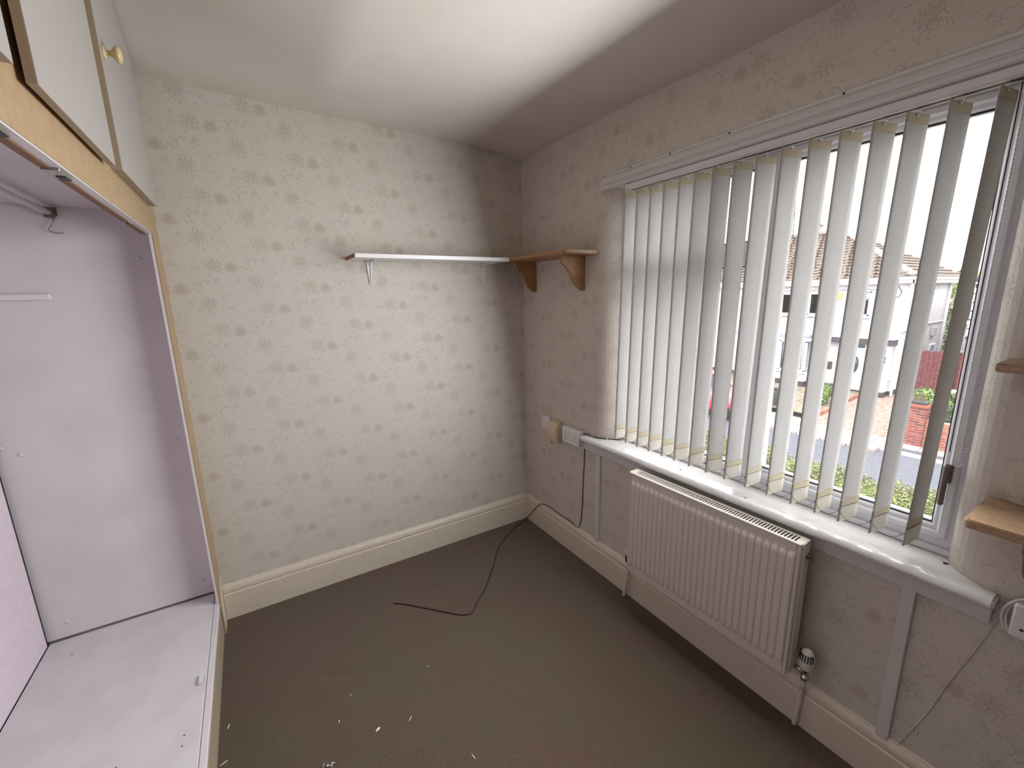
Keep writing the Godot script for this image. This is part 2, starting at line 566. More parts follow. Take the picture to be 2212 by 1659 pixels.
# ------------------------------------------------------------------ the room
func ceil_h(x: float, z: float) -> float:
	# an old, sagging ceiling: lowest in the corner by the window
	var a := 2.345
	var xs := [0.02, -0.15, -0.30, -0.45, -1.0, -1.8, -2.5]
	var ys := [2.352, 2.380, 2.393, 2.396, 2.407, 2.430, 2.445]
	for i in xs.size() - 1:
		if x <= xs[i] and x >= xs[i + 1]:
			a = lerpf(ys[i], ys[i + 1], smoothstep(0, 1, (xs[i] - x) / (xs[i] - xs[i + 1])) * 0.4 + 0.6 * (xs[i] - x) / (xs[i] - xs[i + 1]))
	var near := clampf((x + 0.5) / 0.5, 0.0, 1.0)
	var bow := 0.020 * sin(clampf(z / 1.3, 0.0, 1.0) * PI) * near
	var rise := 0.13 * smoothstep(-0.05, 0.42, z) * clampf((-x - 1.15) / 0.6, 0.0, 1.0)
	return a + bow + rise

func room() -> void:
	# floor: carpet laid over boards, with the dents that furniture feet left in it
	var st := mb(true)
	var dents := [Vector3(-0.82, 0.35, 0.022), Vector3(-0.99, 0.49, 0.018), Vector3(-1.42, 0.62, 0.016), Vector3(-1.36, 0.66, 0.016), Vector3(-0.95, 0.30, 0.014)]
	var nx := 150
	var nz := 280
	var hh := []
	for j in nz + 1:
		var row := PackedFloat32Array()
		for i in nx + 1:
			var x := lerpf(-1.81, BX, float(i) / nx)
			var z := lerpf(AZ, ZF, float(j) / nz)
			var y := 0.0
			for d in dents:
				var q: float = Vector2(x - d.x, z - d.y).length() / d.z
				if q < 2.5:
					y -= 0.010 * exp(-q * q * 1.2)
			row.append(y)
		hh.append(row)
	for j in nz:
		for i in nx:
			var x0 := lerpf(-1.81, BX, float(i) / nx)
			var x1 := lerpf(-1.81, BX, float(i + 1) / nx)
			var z0 := lerpf(AZ, ZF, float(j) / nz)
			var z1 := lerpf(AZ, ZF, float(j + 1) / nz)
			quad(st, Vector3(x0, hh[j][i], z0), Vector3(x1, hh[j][i + 1], z0), Vector3(x1, hh[j + 1][i + 1], z1), Vector3(x0, hh[j + 1][i], z1), Vector3.UP)
	st.set_smooth_group(-1)
	bx(st, Vector3(-2.6, -0.30, -0.25), Vector3(0.27, -0.013, ZF + 0.25))
	struct("floor", st, M.carpet, "dark brown short pile carpet across the room")
	# ceiling
	st = mb(true)
	for j in 90:
		for i in 52:
			var x0 := lerpf(-2.5, BX, i / 52.0); var x1 := lerpf(-2.5, BX, (i + 1) / 52.0)
			var z0 := lerpf(AZ, ZF, j / 90.0); var z1 := lerpf(AZ, ZF, (j + 1) / 90.0)
			quad(st, Vector3(x0, ceil_h(x0, z0), z0), Vector3(x1, ceil_h(x1, z0), z0), Vector3(x1, ceil_h(x1, z1), z1), Vector3(x0, ceil_h(x0, z1), z1), Vector3.DOWN)
	st.set_smooth_group(-1)
	bx(st, Vector3(-2.6, 2.62, -0.25), Vector3(0.27, 2.80, ZF + 0.25))
	struct("ceiling", st, M.ceiling, "off white plaster ceiling sagging towards the window corner")
	# back wall (faces the camera), wall behind the wardrobe, wall behind the camera
	st = mb()
	bx(st, Vector3(-2.6, -0.3, -0.25), Vector3(0.27, 2.62, AZ))
	struct("wall_back", st, M.wallpaper, "back wall in cream embossed flower wallpaper")
	st = mb()
	bx(st, Vector3(-2.62, -0.3, -0.25), Vector3(-2.46, 2.62, ZF + 0.25))
	struct("wall_left", st, M.ceiling)
	st = mb()
	bx(st, Vector3(-2.62, -0.3, ZF), Vector3(0.27, 2.62, ZF + 0.25))
	struct("wall_front", st, M.wallpaper)
	# window wall: opening z 0.70..2.12, y 0.77..2.05; the plaster corners of the reveal are rounded
	st = mb()
	bx(st, Vector3(BX, -0.3, -0.25), Vector3(0.27, 0.755, ZF + 0.25))
	bx(st, Vector3(BX, 2.05, -0.25), Vector3(0.27, 2.62, ZF + 0.25))
	var up := Transform3D(Basis(Vector3(1, 0, 0), Vector3(0, 0, -1), Vector3(0, 1, 0)), Vector3(0, 0.755, 0))   # local (x, -z) -> up
	var pier := PackedVector2Array([Vector2(BX, 0.25), Vector2(0.27, 0.25), Vector2(0.27, -0.748), Vector2(0.135, -0.748)])
	for k in 10:
		var a := k / 9.0 * PI * 0.5
		pier.append(Vector2(0.128 - 0.110 * sin(a), -(0.650 + 0.098 * cos(a))))
	extrude(st, pier, up, 1.295)
	pier = PackedVector2Array([Vector2(BX, -ZF - 0.25), Vector2(0.27, -ZF - 0.25), Vector2(0.27, -2.050), Vector2(0.135, -2.050)])
	for k in 10:
		var a := k / 9.0 * PI * 0.5
		pier.append(Vector2(0.128 - 0.110 * sin(a), -(2.168 - 0.118 * cos(a))))
	extrude(st, pier, up, 1.295)
	struct("wall_right", st, M.wallpaper, "window wall in cream embossed wallpaper")
	# a thin ridge of overlapped paper runs up the corner
	st = mb()
	bx(st, Vector3(BX - 0.0035, 0.18, AZ - 0.001), Vector3(BX + 0.001, 2.345, AZ + 0.0025), 0.001)
	struct("trim_1", st, M.cream_gloss, "pale paper edge up the corner of the room")
	# skirtings
	var prof := PackedVector2Array([Vector2(0, 0), Vector2(0.018, 0), Vector2(0.018, 0.132), Vector2(0.0165, 0.135), Vector2(0.0135, 0.137), Vector2(0.0135, 0.140), Vector2(0.0155, 0.143), Vector2(0.0162, 0.150), Vector2(0.0150, 0.160), Vector2(0.0115, 0.170), Vector2(0.0075, 0.176), Vector2(0.006, 0.181), Vector2(0.003, 0.1835), Vector2(0, 0.1835)])
	st = mb()
	extrude(st, prof, Transform3D(Basis(Vector3(0, 0, 1), Vector3(0, 1, 0), Vector3(-1, 0, 0)), Vector3(BX, 0, AZ)), 1.795 + BX)
	struct("baseboard_back", st, M.cream_gloss, "tall cream skirting board along the back wall")
	st = mb()
	extrude(st, prof, Transform3D(Basis(Vector3(-1, 0, 0), Vector3(0, 1, 0), Vector3(0, 0, -1)), Vector3(BX, 0, ZF)), ZF)
	struct("baseboard_right", st, M.cream_gloss, "tall cream skirting board under the window")
	# flat rails that panel the wall under the sill
	st = mb()
	bx(st, Vector3(0.004, 0.700, 0.585), Vector3(BX + 0.002, 0.762, 2.165), 0.002)
	struct("trim_2", st, M.grey_gloss, "grey white rail running under the window sill")
	st = mb()
	bx(st, Vector3(0.006, 0.178, 0.690), Vector3(BX + 0.002, 0.700, 0.724), 0.002)
	struct("trim_3", st, M.grey_gloss, "grey white upright strip left of the radiator")
	st = mb()
	bx(st, Vector3(0.006, 0.165, 1.990), Vector3(BX + 0.002, 0.700, 2.022), 0.002)
	struct("trim_4", st, M.grey_gloss, "grey white upright strip right of the radiator")
	# moulded board over the window
	var pm := PackedVector2Array([Vector2(0, 2.040), Vector2(0.020, 2.040), Vector2(0.024, 2.044), Vector2(0.024, 2.054), Vector2(0.020, 2.060), Vector2(0.013, 2.062), Vector2(0.013, 2.066), Vector2(0.017, 2.070), Vector2(0.0185, 2.080), Vector2(0.016, 2.092), Vector2(0.010, 2.099), Vector2(0.008, 2.102), Vector2(0.008, 2.109), Vector2(0.005, 2.113), Vector2(0, 2.113)])
	st = mb()
	extrude(st, pm, Transform3D(Basis(Vector3(-1, 0, 0), Vector3(0, 1, 0), Vector3(0, 0, -1)), Vector3(BX + 0.001, 0, 2.6)), 1.91)
	var board := struct("trim_5", st, M.grey_gloss, "grey white moulded board above the window")
	for z in [0.705, 0.872, 1.083, 1.335, 1.68]:
		st = mb(true)
		lathe(st, [Vector2(0, 0), Vector2(0.0035, 0.0), Vector2(0.003, 0.0015), Vector2(0, 0.002)], y_to(Vector3(-1, 0, 0), Vector3(BX - 0.0075, 2.105, z)), 8)
		obj("screw", st, M.black, board)

func window() -> void:
	var w := Node3D.new()
	w.name = "window_1"
	add_child(w)
	w.set_meta("kind", "structure")
	w.set_meta("label", "white plastic framed casement window over the street")
	# sill board with a rounded nose, wider than the opening
	var st := mb()
	var nose := PackedVector2Array([Vector2(0.14, 0.757), Vector2(-0.020, 0.757)])
	for k in 7:
		var a := -PI * 0.5 + PI * k / 6.0
		nose.append(Vector2(-0.022 - 0.015 * cos(a), 0.772 + 0.015 * sin(a)))
	nose.append(Vector2(0.14, 0.787))
	extrude(st, nose, Transform3D(Basis(), Vector3(0, 0, 0.610)), 1.555)
	for e in [0.610, 2.165]:
		bx(st, Vector3(-0.034, 0.760, e - 0.006), Vector3(BX, 0.784, e + 0.006), 0.005)
	obj("window_sill", st, M.sill_gloss, w)
	# outer frame
	st = mb()
	var z0 := 0.742; var z1 := 2.060; var y0 := 0.788; var y1 := 2.058; var zm := 1.425
	bx(st, Vector3(0.128, y0, z0), Vector3(0.195, y0 + 0.050, z1), 0.004)
	bx(st, Vector3(0.128, y1 - 0.040, z0), Vector3(0.195, y1, z1), 0.004)
	bx(st, Vector3(0.1273, y0 + 0.0007, z0 - 0.0007), Vector3(0.1943, y1 - 0.0007, z0 + 0.045), 0.004)
	bx(st, Vector3(0.1273, y0 + 0.0007, z1 - 0.034), Vector3(0.1943, y1 - 0.0007, z1 + 0.0007), 0.004)
	bx(st, Vector3(0.110, y0 - 0.001, z0), Vector3(0.130, y0 + 0.018, z1 - 0.002), 0.004)
	obj("window_frame", st, M.upvc, w)
	st = mb()
	bx(st, Vector3(0.126, y0 + 0.03, zm - 0.03), Vector3(0.195, y1 - 0.03, zm + 0.03), 0.004)
	obj("mullion", st, M.upvc, w)
	st = mb()
	bx(st, Vector3(0.126, 1.650, z0 + 0.03), Vector3(0.195, 1.715, zm - 0.02), 0.004)
	obj("transom", st, M.upvc, w)
	# opening sash on the right of the mullion, with a bead round the glass
	for s in [["sash", zm + 0.026, z1 - 0.022, y0 + 0.040, y1 - 0.026, 0.038], ["fanlight_sash", z0 + 0.035, zm - 0.022, 1.700, y1 - 0.026, 0.036]]:
		st = mb()
		var a: float = s[1]; var b: float = s[2]; var c: float = s[3]; var d: float = s[4]; var f: float = s[5]
		for q in [0, 1]:
			var x0 := 0.120 if q == 0 else 0.132
			var g := f if q == 1 else f * 0.62
			bx(st, Vector3(x0, c, a), Vector3(0.19, c + g, b), 0.005)
			bx(st, Vector3(x0, d - g, a), Vector3(0.19, d, b), 0.005)
			bx(st, Vector3(x0 - 0.0007, c + 0.0007, a - 0.0007), Vector3(0.1893, d - 0.0007, a + g), 0.005)
			bx(st, Vector3(x0 - 0.0007, c + 0.0007, b - g), Vector3(0.1893, d - 0.0007, b + 0.0007), 0.005)
		var sash := obj(s[0], st, M.upvc, w)
		st = mb()
		var e := f - 0.002
		bx(st, Vector3(0.142, c + e, a + e), Vector3(0.150, c + e + 0.007, b - e))
		bx(st, Vector3(0.142, d - e - 0.007, a + e), Vector3(0.150, d - e, b - e))
		bx(st, Vector3(0.1425, c + e + 0.007, a + e), Vector3(0.150, d - e - 0.007, a + e + 0.006))
		bx(st, Vector3(0.1425, c + e + 0.007, b - e - 0.006), Vector3(0.150, d - e - 0.007, b - e))
		obj("gasket", st, M.gasket, sash)
		st = mb()
		bx(st, Vector3(0.158, c + e, a + e), Vector3(0.162, d - e, b - e))
		obj("pane", st, M.pane, sash)
		if s[0] == "sash":
			var h := mb()
			bx(h, Vector3(0.112, 1.005, b - 0.032), Vector3(0.121, 1.062, b - 0.012), 0.004)
			bx(h, Vector3(0.084, 0.945, b - 0.029), Vector3(0.096, 1.066, b - 0.014), 0.005)
			bx(h, Vector3(0.088, 1.040, b - 0.028), Vector3(0.114, 1.060, b - 0.015), 0.004)
			obj("handle", h, M.handle_bronze, sash)
	st = mb()
	bx(st, Vector3(0.158, y0 + 0.048, z0 + 0.043), Vector3(0.162, 1.652, zm - 0.028))
	obj("pane", st, M.pane, w)
	st = mb()
	bx(st, Vector3(0.142, y0 + 0.048, z0 + 0.043), Vector3(0.150, y0 + 0.056, zm - 0.028))
	bx(st, Vector3(0.142, 1.645, z0 + 0.043), Vector3(0.150, 1.652, zm - 0.028))
	obj("gasket", st, M.gasket, w)
	# outside sill
	st = mb()
	bx(st, Vector3(0.19, 0.745, 0.72), Vector3(0.32, 0.788, 2.07), 0.005)
	obj("outer_sill", st, M.upvc, w)

func blind() -> void:
	var hx := 0.025
	var t := thing("vertical_blind", "white vertical blind with half open fabric slats across the window", "blind", Vector3(hx, 0, 0))
	var st := mb()
	bx(st, Vector3(-0.022, 2.012, 0.855), Vector3(0.022, 2.040, 2.10), 0.005)
	var rail := obj("headrail", st, M.headrail, t)
	st = mb()
	bx(st, Vector3(-0.006, 2.0105, 0.875), Vector3(0.006, 2.0125, 2.085))
	obj("track_slot", st, M.black, rail)
	st = mb()
	bx(st, Vector3(-0.024, 2.004, 0.848), Vector3(0.024, 2.041, 0.858), 0.004)
	obj("end_cap", st, M.white_plastic, rail)
	var zs := [0.878, 0.951, 1.022, 1.093, 1.163, 1.235, 1.307, 1.387, 1.467, 1.546, 1.627, 1.706, 1.783, 1.852, 1.932, 2.010]
	var yt := 2.0
	var yb := 0.835
	var bottoms := []
	for q in zs.size():
		var z: float = zs[q]
		rng.seed = 100 + q
		var a0 := 76.0 + rng.randf_range(-3, 3)
		var a1 := 81.5 + rng.randf_range(-3, 3)
		if q == 15: a0 = 82.0
		var lean := rng.randf_range(-0.003, 0.003) - 0.021
		# cloth: a twisted, faintly bowed strip with real thickness
		var at := func(u: float, v: float, off: float) -> Vector3:
			var a := deg_to_rad(lerpf(a0, a1, v))
			var d := Vector3(sin(a), 0, cos(a))
			var n := Vector3(cos(a), 0, -sin(a))
			var y := lerpf(yt, yb, v)
			return Vector3(0, y, z + lean * v) + d * u * 0.0445 + n * (off + 0.0035 * (1.0 - u * u))
		var piece := func(v0: float, v1: float, th: float, wide: float, rows: int) -> SurfaceTool:
			var s := mb(true)
			for r in rows:
				var va := lerpf(v0, v1, float(r) / rows)
				var vb := lerpf(v0, v1, float(r + 1) / rows)
				for c in 6:
					var ua := (-1.0 + c / 3.0) * wide
					var ub := (-1.0 + (c + 1) / 3.0) * wide
					for sg in [-1.0, 1.0]:
						quad(s, at.call(ua, va, th * sg), at.call(ub, va, th * sg), at.call(ub, vb, th * sg), at.call(ua, vb, th * sg), Vector3(cos(deg_to_rad(a0)), 0, -sin(deg_to_rad(a0))) * sg)
				for u in [-wide, wide]:
					quad(s, at.call(u, va, -th), at.call(u, va, th), at.call(u, vb, th), at.call(u, vb, -th), Vector3(u, 0, 0))
			for v in [v0, v1]:
				quad(s, at.call(-wide, v, -th), at.call(wide, v, -th), at.call(wide, v, th), at.call(-wide, v, th), Vector3(0, 0.5 - v, 0))
			return s
		var slat := obj("slat", piece.call(0.0, 1.0, 0.00035, 1.0, 14), M.blind_cloth, t)
		obj("top_hem", piece.call(0.001, 0.021, 0.0010, 0.998, 2), M.blind_hem, slat)
		obj("bottom_hem", piece.call(0.938, 0.957, 0.0008, 0.998, 1), M.blind_hem, slat)
		obj("weight_pocket", piece.call(0.957, 0.9995, 0.0015, 0.996, 2), M.blind_weight, slat)
		st = mb()
		bx(st, Vector3(-0.004, 1.992, z - 0.0016), Vector3(0.004, 2.013, z + 0.0016), 0.001)
		bx(st, Vector3(-0.010, 2.002, z - 0.004), Vector3(0.010, 2.006, z + 0.004), 0.001)
		obj("hanger", st, M.white_plastic, slat)
		bottoms.append([at.call(-0.97, 0.965, 0.0), at.call(0.97, 0.965, 0.0)])
	# little bead chains that tie the slats together at the bottom, on the room side and on the street side
	for q in bottoms.size() - 1:
		for side in 2:
			var a: Vector3 = bottoms[q][side]
			var b: Vector3 = bottoms[q + 1][side]
			st = mb()
			var sag := 0.026 if side == 0 else 0.02
			var pts := []
			for k in 9:
				var f := k / 8.0
				pts.append(a.lerp(b, f) - Vector3(-0.004 if side else 0.004, sag * 4.0 * f * (1.0 - f), 0))
			tube(st, pts, 0.0005, 4, false)
			if side == 0:
				for k in 15:
					var f := (k + 0.5) / 15.0
					var p := a.lerp(b, f) - Vector3(0.004, sag * 4.0 * f * (1.0 - f), 0)
					lathe(st, [Vector2(0, -0.0013), Vector2(0.0013, 0), Vector2(0, 0.0013)], Transform3D(Basis(), p), 5)
				lathe(st, [Vector2(0, -0.003), Vector2(0.003, 0), Vector2(0, 0.003)], Transform3D(Basis(), a - Vector3(0.002, 0, 0)), 6)
			obj("bead_chain", st, M.chain_bead if side == 0 else M.chain_pale, t)
	# long control chain hanging at the right end, both runs and its loop
	st = mb()
	var loop := []
	for k in 90:
		loop.append(Vector3(0.012, 2.008 - k * 0.01024, 2.036))
	var pts2 := []
	for k in 12:
		var a := PI * k / 11.0
		pts2.append(Vector3(0.012, 1.097 - 0.014 * sin(a), 2.036 + 0.0095 * (1.0 - cos(a))))
	for k in 90:
		pts2.append(Vector3(0.012, 1.097 + k * 0.0102, 2.055))
	for p in loop + pts2:
		lathe(st, [Vector2(0, -0.0022), Vector2(0.0022, 0), Vector2(0, 0.0022)], Transform3D(Basis(), p), 5)
	tube(st, loop + pts2, 0.0006, 4, false)
	var cc := obj("control_chain", st, M.chain_pale, t)
	cc.set_meta("label", "pale bead pull chain")
	st = mb()
	tube(st, [Vector3(0.016, 2.01, 2.026), Vector3(0.016, 1.12, 2.026)], 0.0012, 5)
	obj("tilt_cord", st, M.gasket, t)

# ------------------------------------------------------------------ wardrobe
func wardrobe() -> void:
	var t := thing("fitted_wardrobe", "open fitted wardrobe with white panels and beige front frame, its lower doors missing", "wardrobe", Vector3.ZERO)
	var zb := 2.75
	var st := mb()
	bx(st, Vector3(-2.42, 0.176, -0.016), Vector3(-1.822, 2.30, 0.001), 0.001)
	obj("end_panel", st, M.melamine, t)
	st = mb()
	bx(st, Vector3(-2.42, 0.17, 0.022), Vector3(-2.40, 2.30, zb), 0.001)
	obj("back_panel", st, M.melamine_lit_pink, t).set_meta("label", "white back panel tinted pink for the light on it")
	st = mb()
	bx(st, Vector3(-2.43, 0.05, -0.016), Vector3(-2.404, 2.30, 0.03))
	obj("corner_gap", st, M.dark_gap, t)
	st = mb()
	bx(st, Vector3(-2.399, 0.148, 0.004), Vector3(-1.825, 0.168, zb), 0.002)
	obj("base_board", st, M.melamine_floor, t)
	st = mb()
	bx(st, Vector3(-1.8235, 0.146, 0.004), Vector3(-1.803, 0.168, zb), 0.002)
	obj("lipping", st, M.melamine, t)
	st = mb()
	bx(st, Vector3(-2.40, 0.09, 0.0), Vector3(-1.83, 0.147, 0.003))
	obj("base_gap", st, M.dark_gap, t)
	st = mb()
	bx(st, Vector3(-1.822, 0.0, 0.004), Vector3(-1.804, 0.1455, zb), 0.001)
	obj("plinth", st, M.beige_edge, t)
	st = mb()
	bx(st, Vector3(-2.42, 1.920, 0.002), Vector3(-1.83, 1.938, zb), 0.001)
	obj("top_panel", st, M.melamine, t)
	# right hand post: beige face, white inner edge
	st = mb()
	bx(st, Vector3(-1.8035, 0.0, AZ), Vector3(-1.797, 2.40, 0.105), 0.001)
	obj("stile", st, M.beige_frame, t)
	st = mb()
	bx(st, Vector3(-1.8135, 0.169, -0.016), Vector3(-1.8036, 2.38, 0.1045), 0.001)
	obj("stile_backing", st, M.melamine, t)
	st = mb()
	extrude(st, PackedVector2Array([Vector2(-0.106, 0.0), Vector2(-0.106, 0.13), Vector2(-0.07, 0.19), Vector2(-0.02, 0.235), Vector2(0.015, 0.25), Vector2(0.015, 0.0)]), along_x(Vector3(-1.797, 0, 0)), 0.0006)
	obj("masking_tape", st, M.cream_gloss, t)
	# header under the top doors, pieced from three boards, its underside half bare
	var joints := [0.106, 1.196, 1.322, zb]
	for q in 3:
		st = mb()
		bx(st, Vector3(-1.816, 1.826, joints[q] + 0.0006), Vector3(-1.798, 2.36, joints[q + 1] - 0.0006), 0.0015)
		obj("header_board", st, M.beige_frame, t)
	st = mb()
	bx(st, Vector3(-1.822, 1.823, 0.106), Vector3(-1.800, 1.8262, zb))
	obj("header_edge", st, M.melamine, t)
	for e in [[0.10, 0.34], [0.34, 0.36], [0.42, 1.02], [1.10, 1.30]]:
		st = mb()
		bx(st, Vector3(-1.835, 1.820, e[0]), Vector3(-1.818, 1.8285, e[1]), 0.001)
		obj("bare_wood_strip", st, M.raw_brown, t)
	for z in [1.055, 1.345]:
		st = mb()
		bx(st, Vector3(-1.834, 1.8165, z - 0.040), Vector3(-1.806, 1.8225, z + 0.040), 0.001)
		var c := obj("track_clip", st, M.metal, t)
		st = mb()
		bx(st, Vector3(-1.824, 1.8145, z - 0.038), Vector3(-1.808, 1.8167, z - 0.004), 0.0005)
		obj("clip_slot", st, M.black, c)
	# top cupboard doors
	var doors := [[0.095, 0.652, 1.928], [0.742, 1.255, 1.916], [1.352, 1.90, 1.906]]
	for q in 3:
		var d: Array = doors[q]
		var poly := PackedVector2Array()
		poly.append(Vector2(-d[0], d[2]))
		poly.append(Vector2(-d[1], d[2]))
		for k in 9:
			var z := lerpf(d[1], d[0], k / 8.0)
			poly.append(Vector2(-z, ceil_h(-1.785, z) - 0.012))
		st = mb()
		extrude(st, poly, along_x(Vector3(-1.7875 if q == 1 else -1.7975, 0, 0)), 0.0125 if q == 1 else 0.0225)
		var door := obj("top_door", st, M.beige_edge, t)
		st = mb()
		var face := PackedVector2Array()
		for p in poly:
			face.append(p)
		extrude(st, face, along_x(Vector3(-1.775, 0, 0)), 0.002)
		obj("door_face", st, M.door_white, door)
		if q == 0:
			st = mb(true)
			lathe(st, [Vector2(0, 0), Vector2(0.019, 0), Vector2(0.020, 0.002), Vector2(0.014, 0.004), Vector2(0.007, 0.007), Vector2(0.0065, 0.014), Vector2(0.010, 0.019), Vector2(0.018, 0.024), Vector2(0.021, 0.030), Vector2(0.020, 0.035), Vector2(0.013, 0.039), Vector2(0, 0.0405)], y_to(Vector3(1, 0, 0), Vector3(-1.773, 2.242, 0.605)), 20)
			obj("knob", st, M.knob_cream, door)
	# inside: screw caps, shelf batten, hanging rail with its hook bracket, floor guide
	for p in [Vector2(-1.87, 1.738), Vector2(-1.862, 0.967), Vector2(-1.859, 0.253), Vector2(-2.333, 0.244), Vector2(-2.338, 0.995), Vector2(-2.385, 1.03)]:
		st = mb(true)
		lathe(st, [Vector2(0, 0), Vector2(0.0075, 0), Vector2(0.0075, 0.0015), Vector2(0.0055, 0.003), Vector2(0, 0.0034)], y_to(Vector3(0, 0, 1), Vector3(p.x, p.y, 0.001)), 14)
		obj("screw_cap", st, M.melamine, t)
	st = mb()
	bx(st, Vector3(-2.399, 1.578, 0.001), Vector3(-2.150, 1.600, 0.021), 0.002)
	obj("shelf_batten", st, M.white_shelf, t)
	st = mb(true)
	tube(st, [Vector3(-2.10, 1.893, 0.004), Vector3(-2.10, 1.893, zb)], 0.0105, 14)
	var rl := obj("hanging_rail", st, M.white_plastic, t)
	st = mb()
	bx(st, Vector3(-2.118, 1.886, 0.001), Vector3(-2.082, 1.915, 0.004), 0.001)
	bx(st, Vector3(-2.113, 1.876, 0.002), Vector3(-2.087, 1.882, 0.030), 0.001)
	bx(st, Vector3(-2.113, 1.880, 0.026), Vector3(-2.110, 1.905, 0.030), 0.0005)
	bx(st, Vector3(-2.090, 1.880, 0.026), Vector3(-2.087, 1.905, 0.030), 0.0005)
	obj("rail_bracket", st, M.brass, rl)
	st = mb(true)
	tube(st, curve([Vector3(-2.097, 1.880, 0.012), Vector3(-2.094, 1.862, 0.014), Vector3(-2.108, 1.842, 0.014), Vector3(-2.112, 1.832, 0.014), Vector3(-2.098, 1.822, 0.015), Vector3(-2.080, 1.822, 0.016), Vector3(-2.074, 1.826, 0.016)], 5), 0.0022, 7)
	obj("hook", st, M.metal, rl)
	st = mb()
	bx(st, Vector3(-1.848, 0.168, 0.545), Vector3(-1.832, 0.178, 0.590), 0.001)
	var gd := obj("door_guide", st, M.white_plastic, t)
	st = mb()
	for k in 4:
		bx(st, Vector3(-1.8315, 0.170, 0.549 + k * 0.010), Vector3(-1.8312, 0.177, 0.554 + k * 0.010))
	obj("guide_slots", st, M.metal, gd)
	for p in [Vector2(-1.872, 0.79), Vector2(-1.874, 0.83), Vector2(-2.30, 0.13), Vector2(-2.04, 0.80), Vector2(-2.03, 0.84)]:
		st = mb()
		lathe(st, [Vector2(0, 0), Vector2(0.003, 0), Vector2(0.002, 0.0006), Vector2(0, 0.0008)], Transform3D(Basis(), Vector3(p.x, 0.168, p.y)), 7)
		obj("screw_hole", st, M.hole, t)

# ------------------------------------------------------------------ shelves
func shelves() -> void:
	# white shelf on two pressed metal brackets
	var t := thing("wall_shelf", "long white shelf on two thin metal brackets on the papered back wall", "shelf", Vector3(-0.63, 1.748, 0))
	var st := mb()
	bx(st, Vector3(-0.428, 0.0, AZ), Vector3(0.425, 0.020, 0.178), 0.0015)
	obj("shelf_board", st, M.white_shelf, t)
	st = mb()
	bx(st, Vector3(-0.4292, 0.001, AZ + 0.001), Vector3(-0.4275, 0.019, 0.176))
	obj("raw_end", st, M.chip_edge, t).set_meta("label", "bare brown sawn end")
	for x in [-0.318, 0.355]:
		st = mb()
		extrude(st, PackedVector2Array([Vector2(-0.015, -0.001), Vector2(0.015, -0.001), Vector2(0.005, -0.118), Vector2(-0.005, -0.118)]), Transform3D(Basis(), Vector3(x, 0, AZ)), 0.0012)
		extrude(st, PackedVector2Array([Vector2(-0.015, -0.001), Vector2(-0.011, -0.001), Vector2(-0.001, -0.118), Vector2(-0.005, -0.118)]), Transform3D(Basis(), Vector3(x, 0, AZ)), 0.006)
		extrude(st, PackedVector2Array([Vector2(0.015, -0.001), Vector2(0.007, -0.001), Vector2(0.001, -0.118), Vector2(0.005, -0.118)]), Transform3D(Basis(), Vector3(x, 0, AZ)), 0.007)
		var flat := Transform3D(Basis(Vector3(1, 0, 0), Vector3(0, 0, 1), Vector3(0, -1, 0)), Vector3(x, 0, AZ))
		extrude(st, PackedVector2Array([Vector2(-0.015, 0.001), Vector2(0.015, 0.001), Vector2(0.005, 0.130), Vector2(-0.005, 0.130)]), flat, 0.0015)
		extrude(st, PackedVector2Array([Vector2(-0.015, 0.001), Vector2(-0.011, 0.001), Vector2(-0.001, 0.130), Vector2(-0.005, 0.130)]), flat, 0.006)
		extrude(st, PackedVector2Array([Vector2(0.015, 0.001), Vector2(0.011, 0.001), Vector2(0.001, 0.130), Vector2(0.005, 0.130)]), flat, 0.006)
		var b := obj("bracket", st, M.bracket_white, t)
		st = mb(true)
		for p in [Vector3(x - 0.004, -0.014, AZ + 0.0025), Vector3(x + 0.004, -0.112, AZ + 0.0025), Vector3(x + 0.004, -0.02, AZ + 0.0025)]:
			lathe(st, [Vector2(0, 0), Vector2(0.0032, 0), Vector2(0.0026, 0.0012), Vector2(0, 0.0018)], y_to(Vector3(0, 0, 1), p), 8)
		obj("screw", st, M.metal, b)
	# pine shelf in the corner, on two shaped pine brackets
	t = thing("wall_shelf", "short pine shelf on two shaped pine brackets in the window corner", "shelf", Vector3(BX, 1.752, 0.32))
	pine_shelf(t, M.pine, 0.33, 0.350, 0.218, 0.017, 0.012, [-0.205, 0.240], 0.150, 0.178)
	# two oak shelves right of the window
	t = thing("wall_shelf", "lower of two oak shelves right of the window, above the white socket", "shelf", Vector3(BX, 1.011, 2.40))
	pine_shelf(t, M.oak, 0.288, 0.35, 0.195, 0.021, 0.010, [-0.190, 0.22], 0.135, 0.150)
	t = thing("wall_shelf", "upper of two oak shelves right of the window, cut by the picture edge", "shelf", Vector3(BX, 1.366, 2.40))
	pine_shelf(t, M.oak, 0.300, 0.35, 0.130, 0.020, 0.009, [0.0, 0.25], 0.10, 0.13)

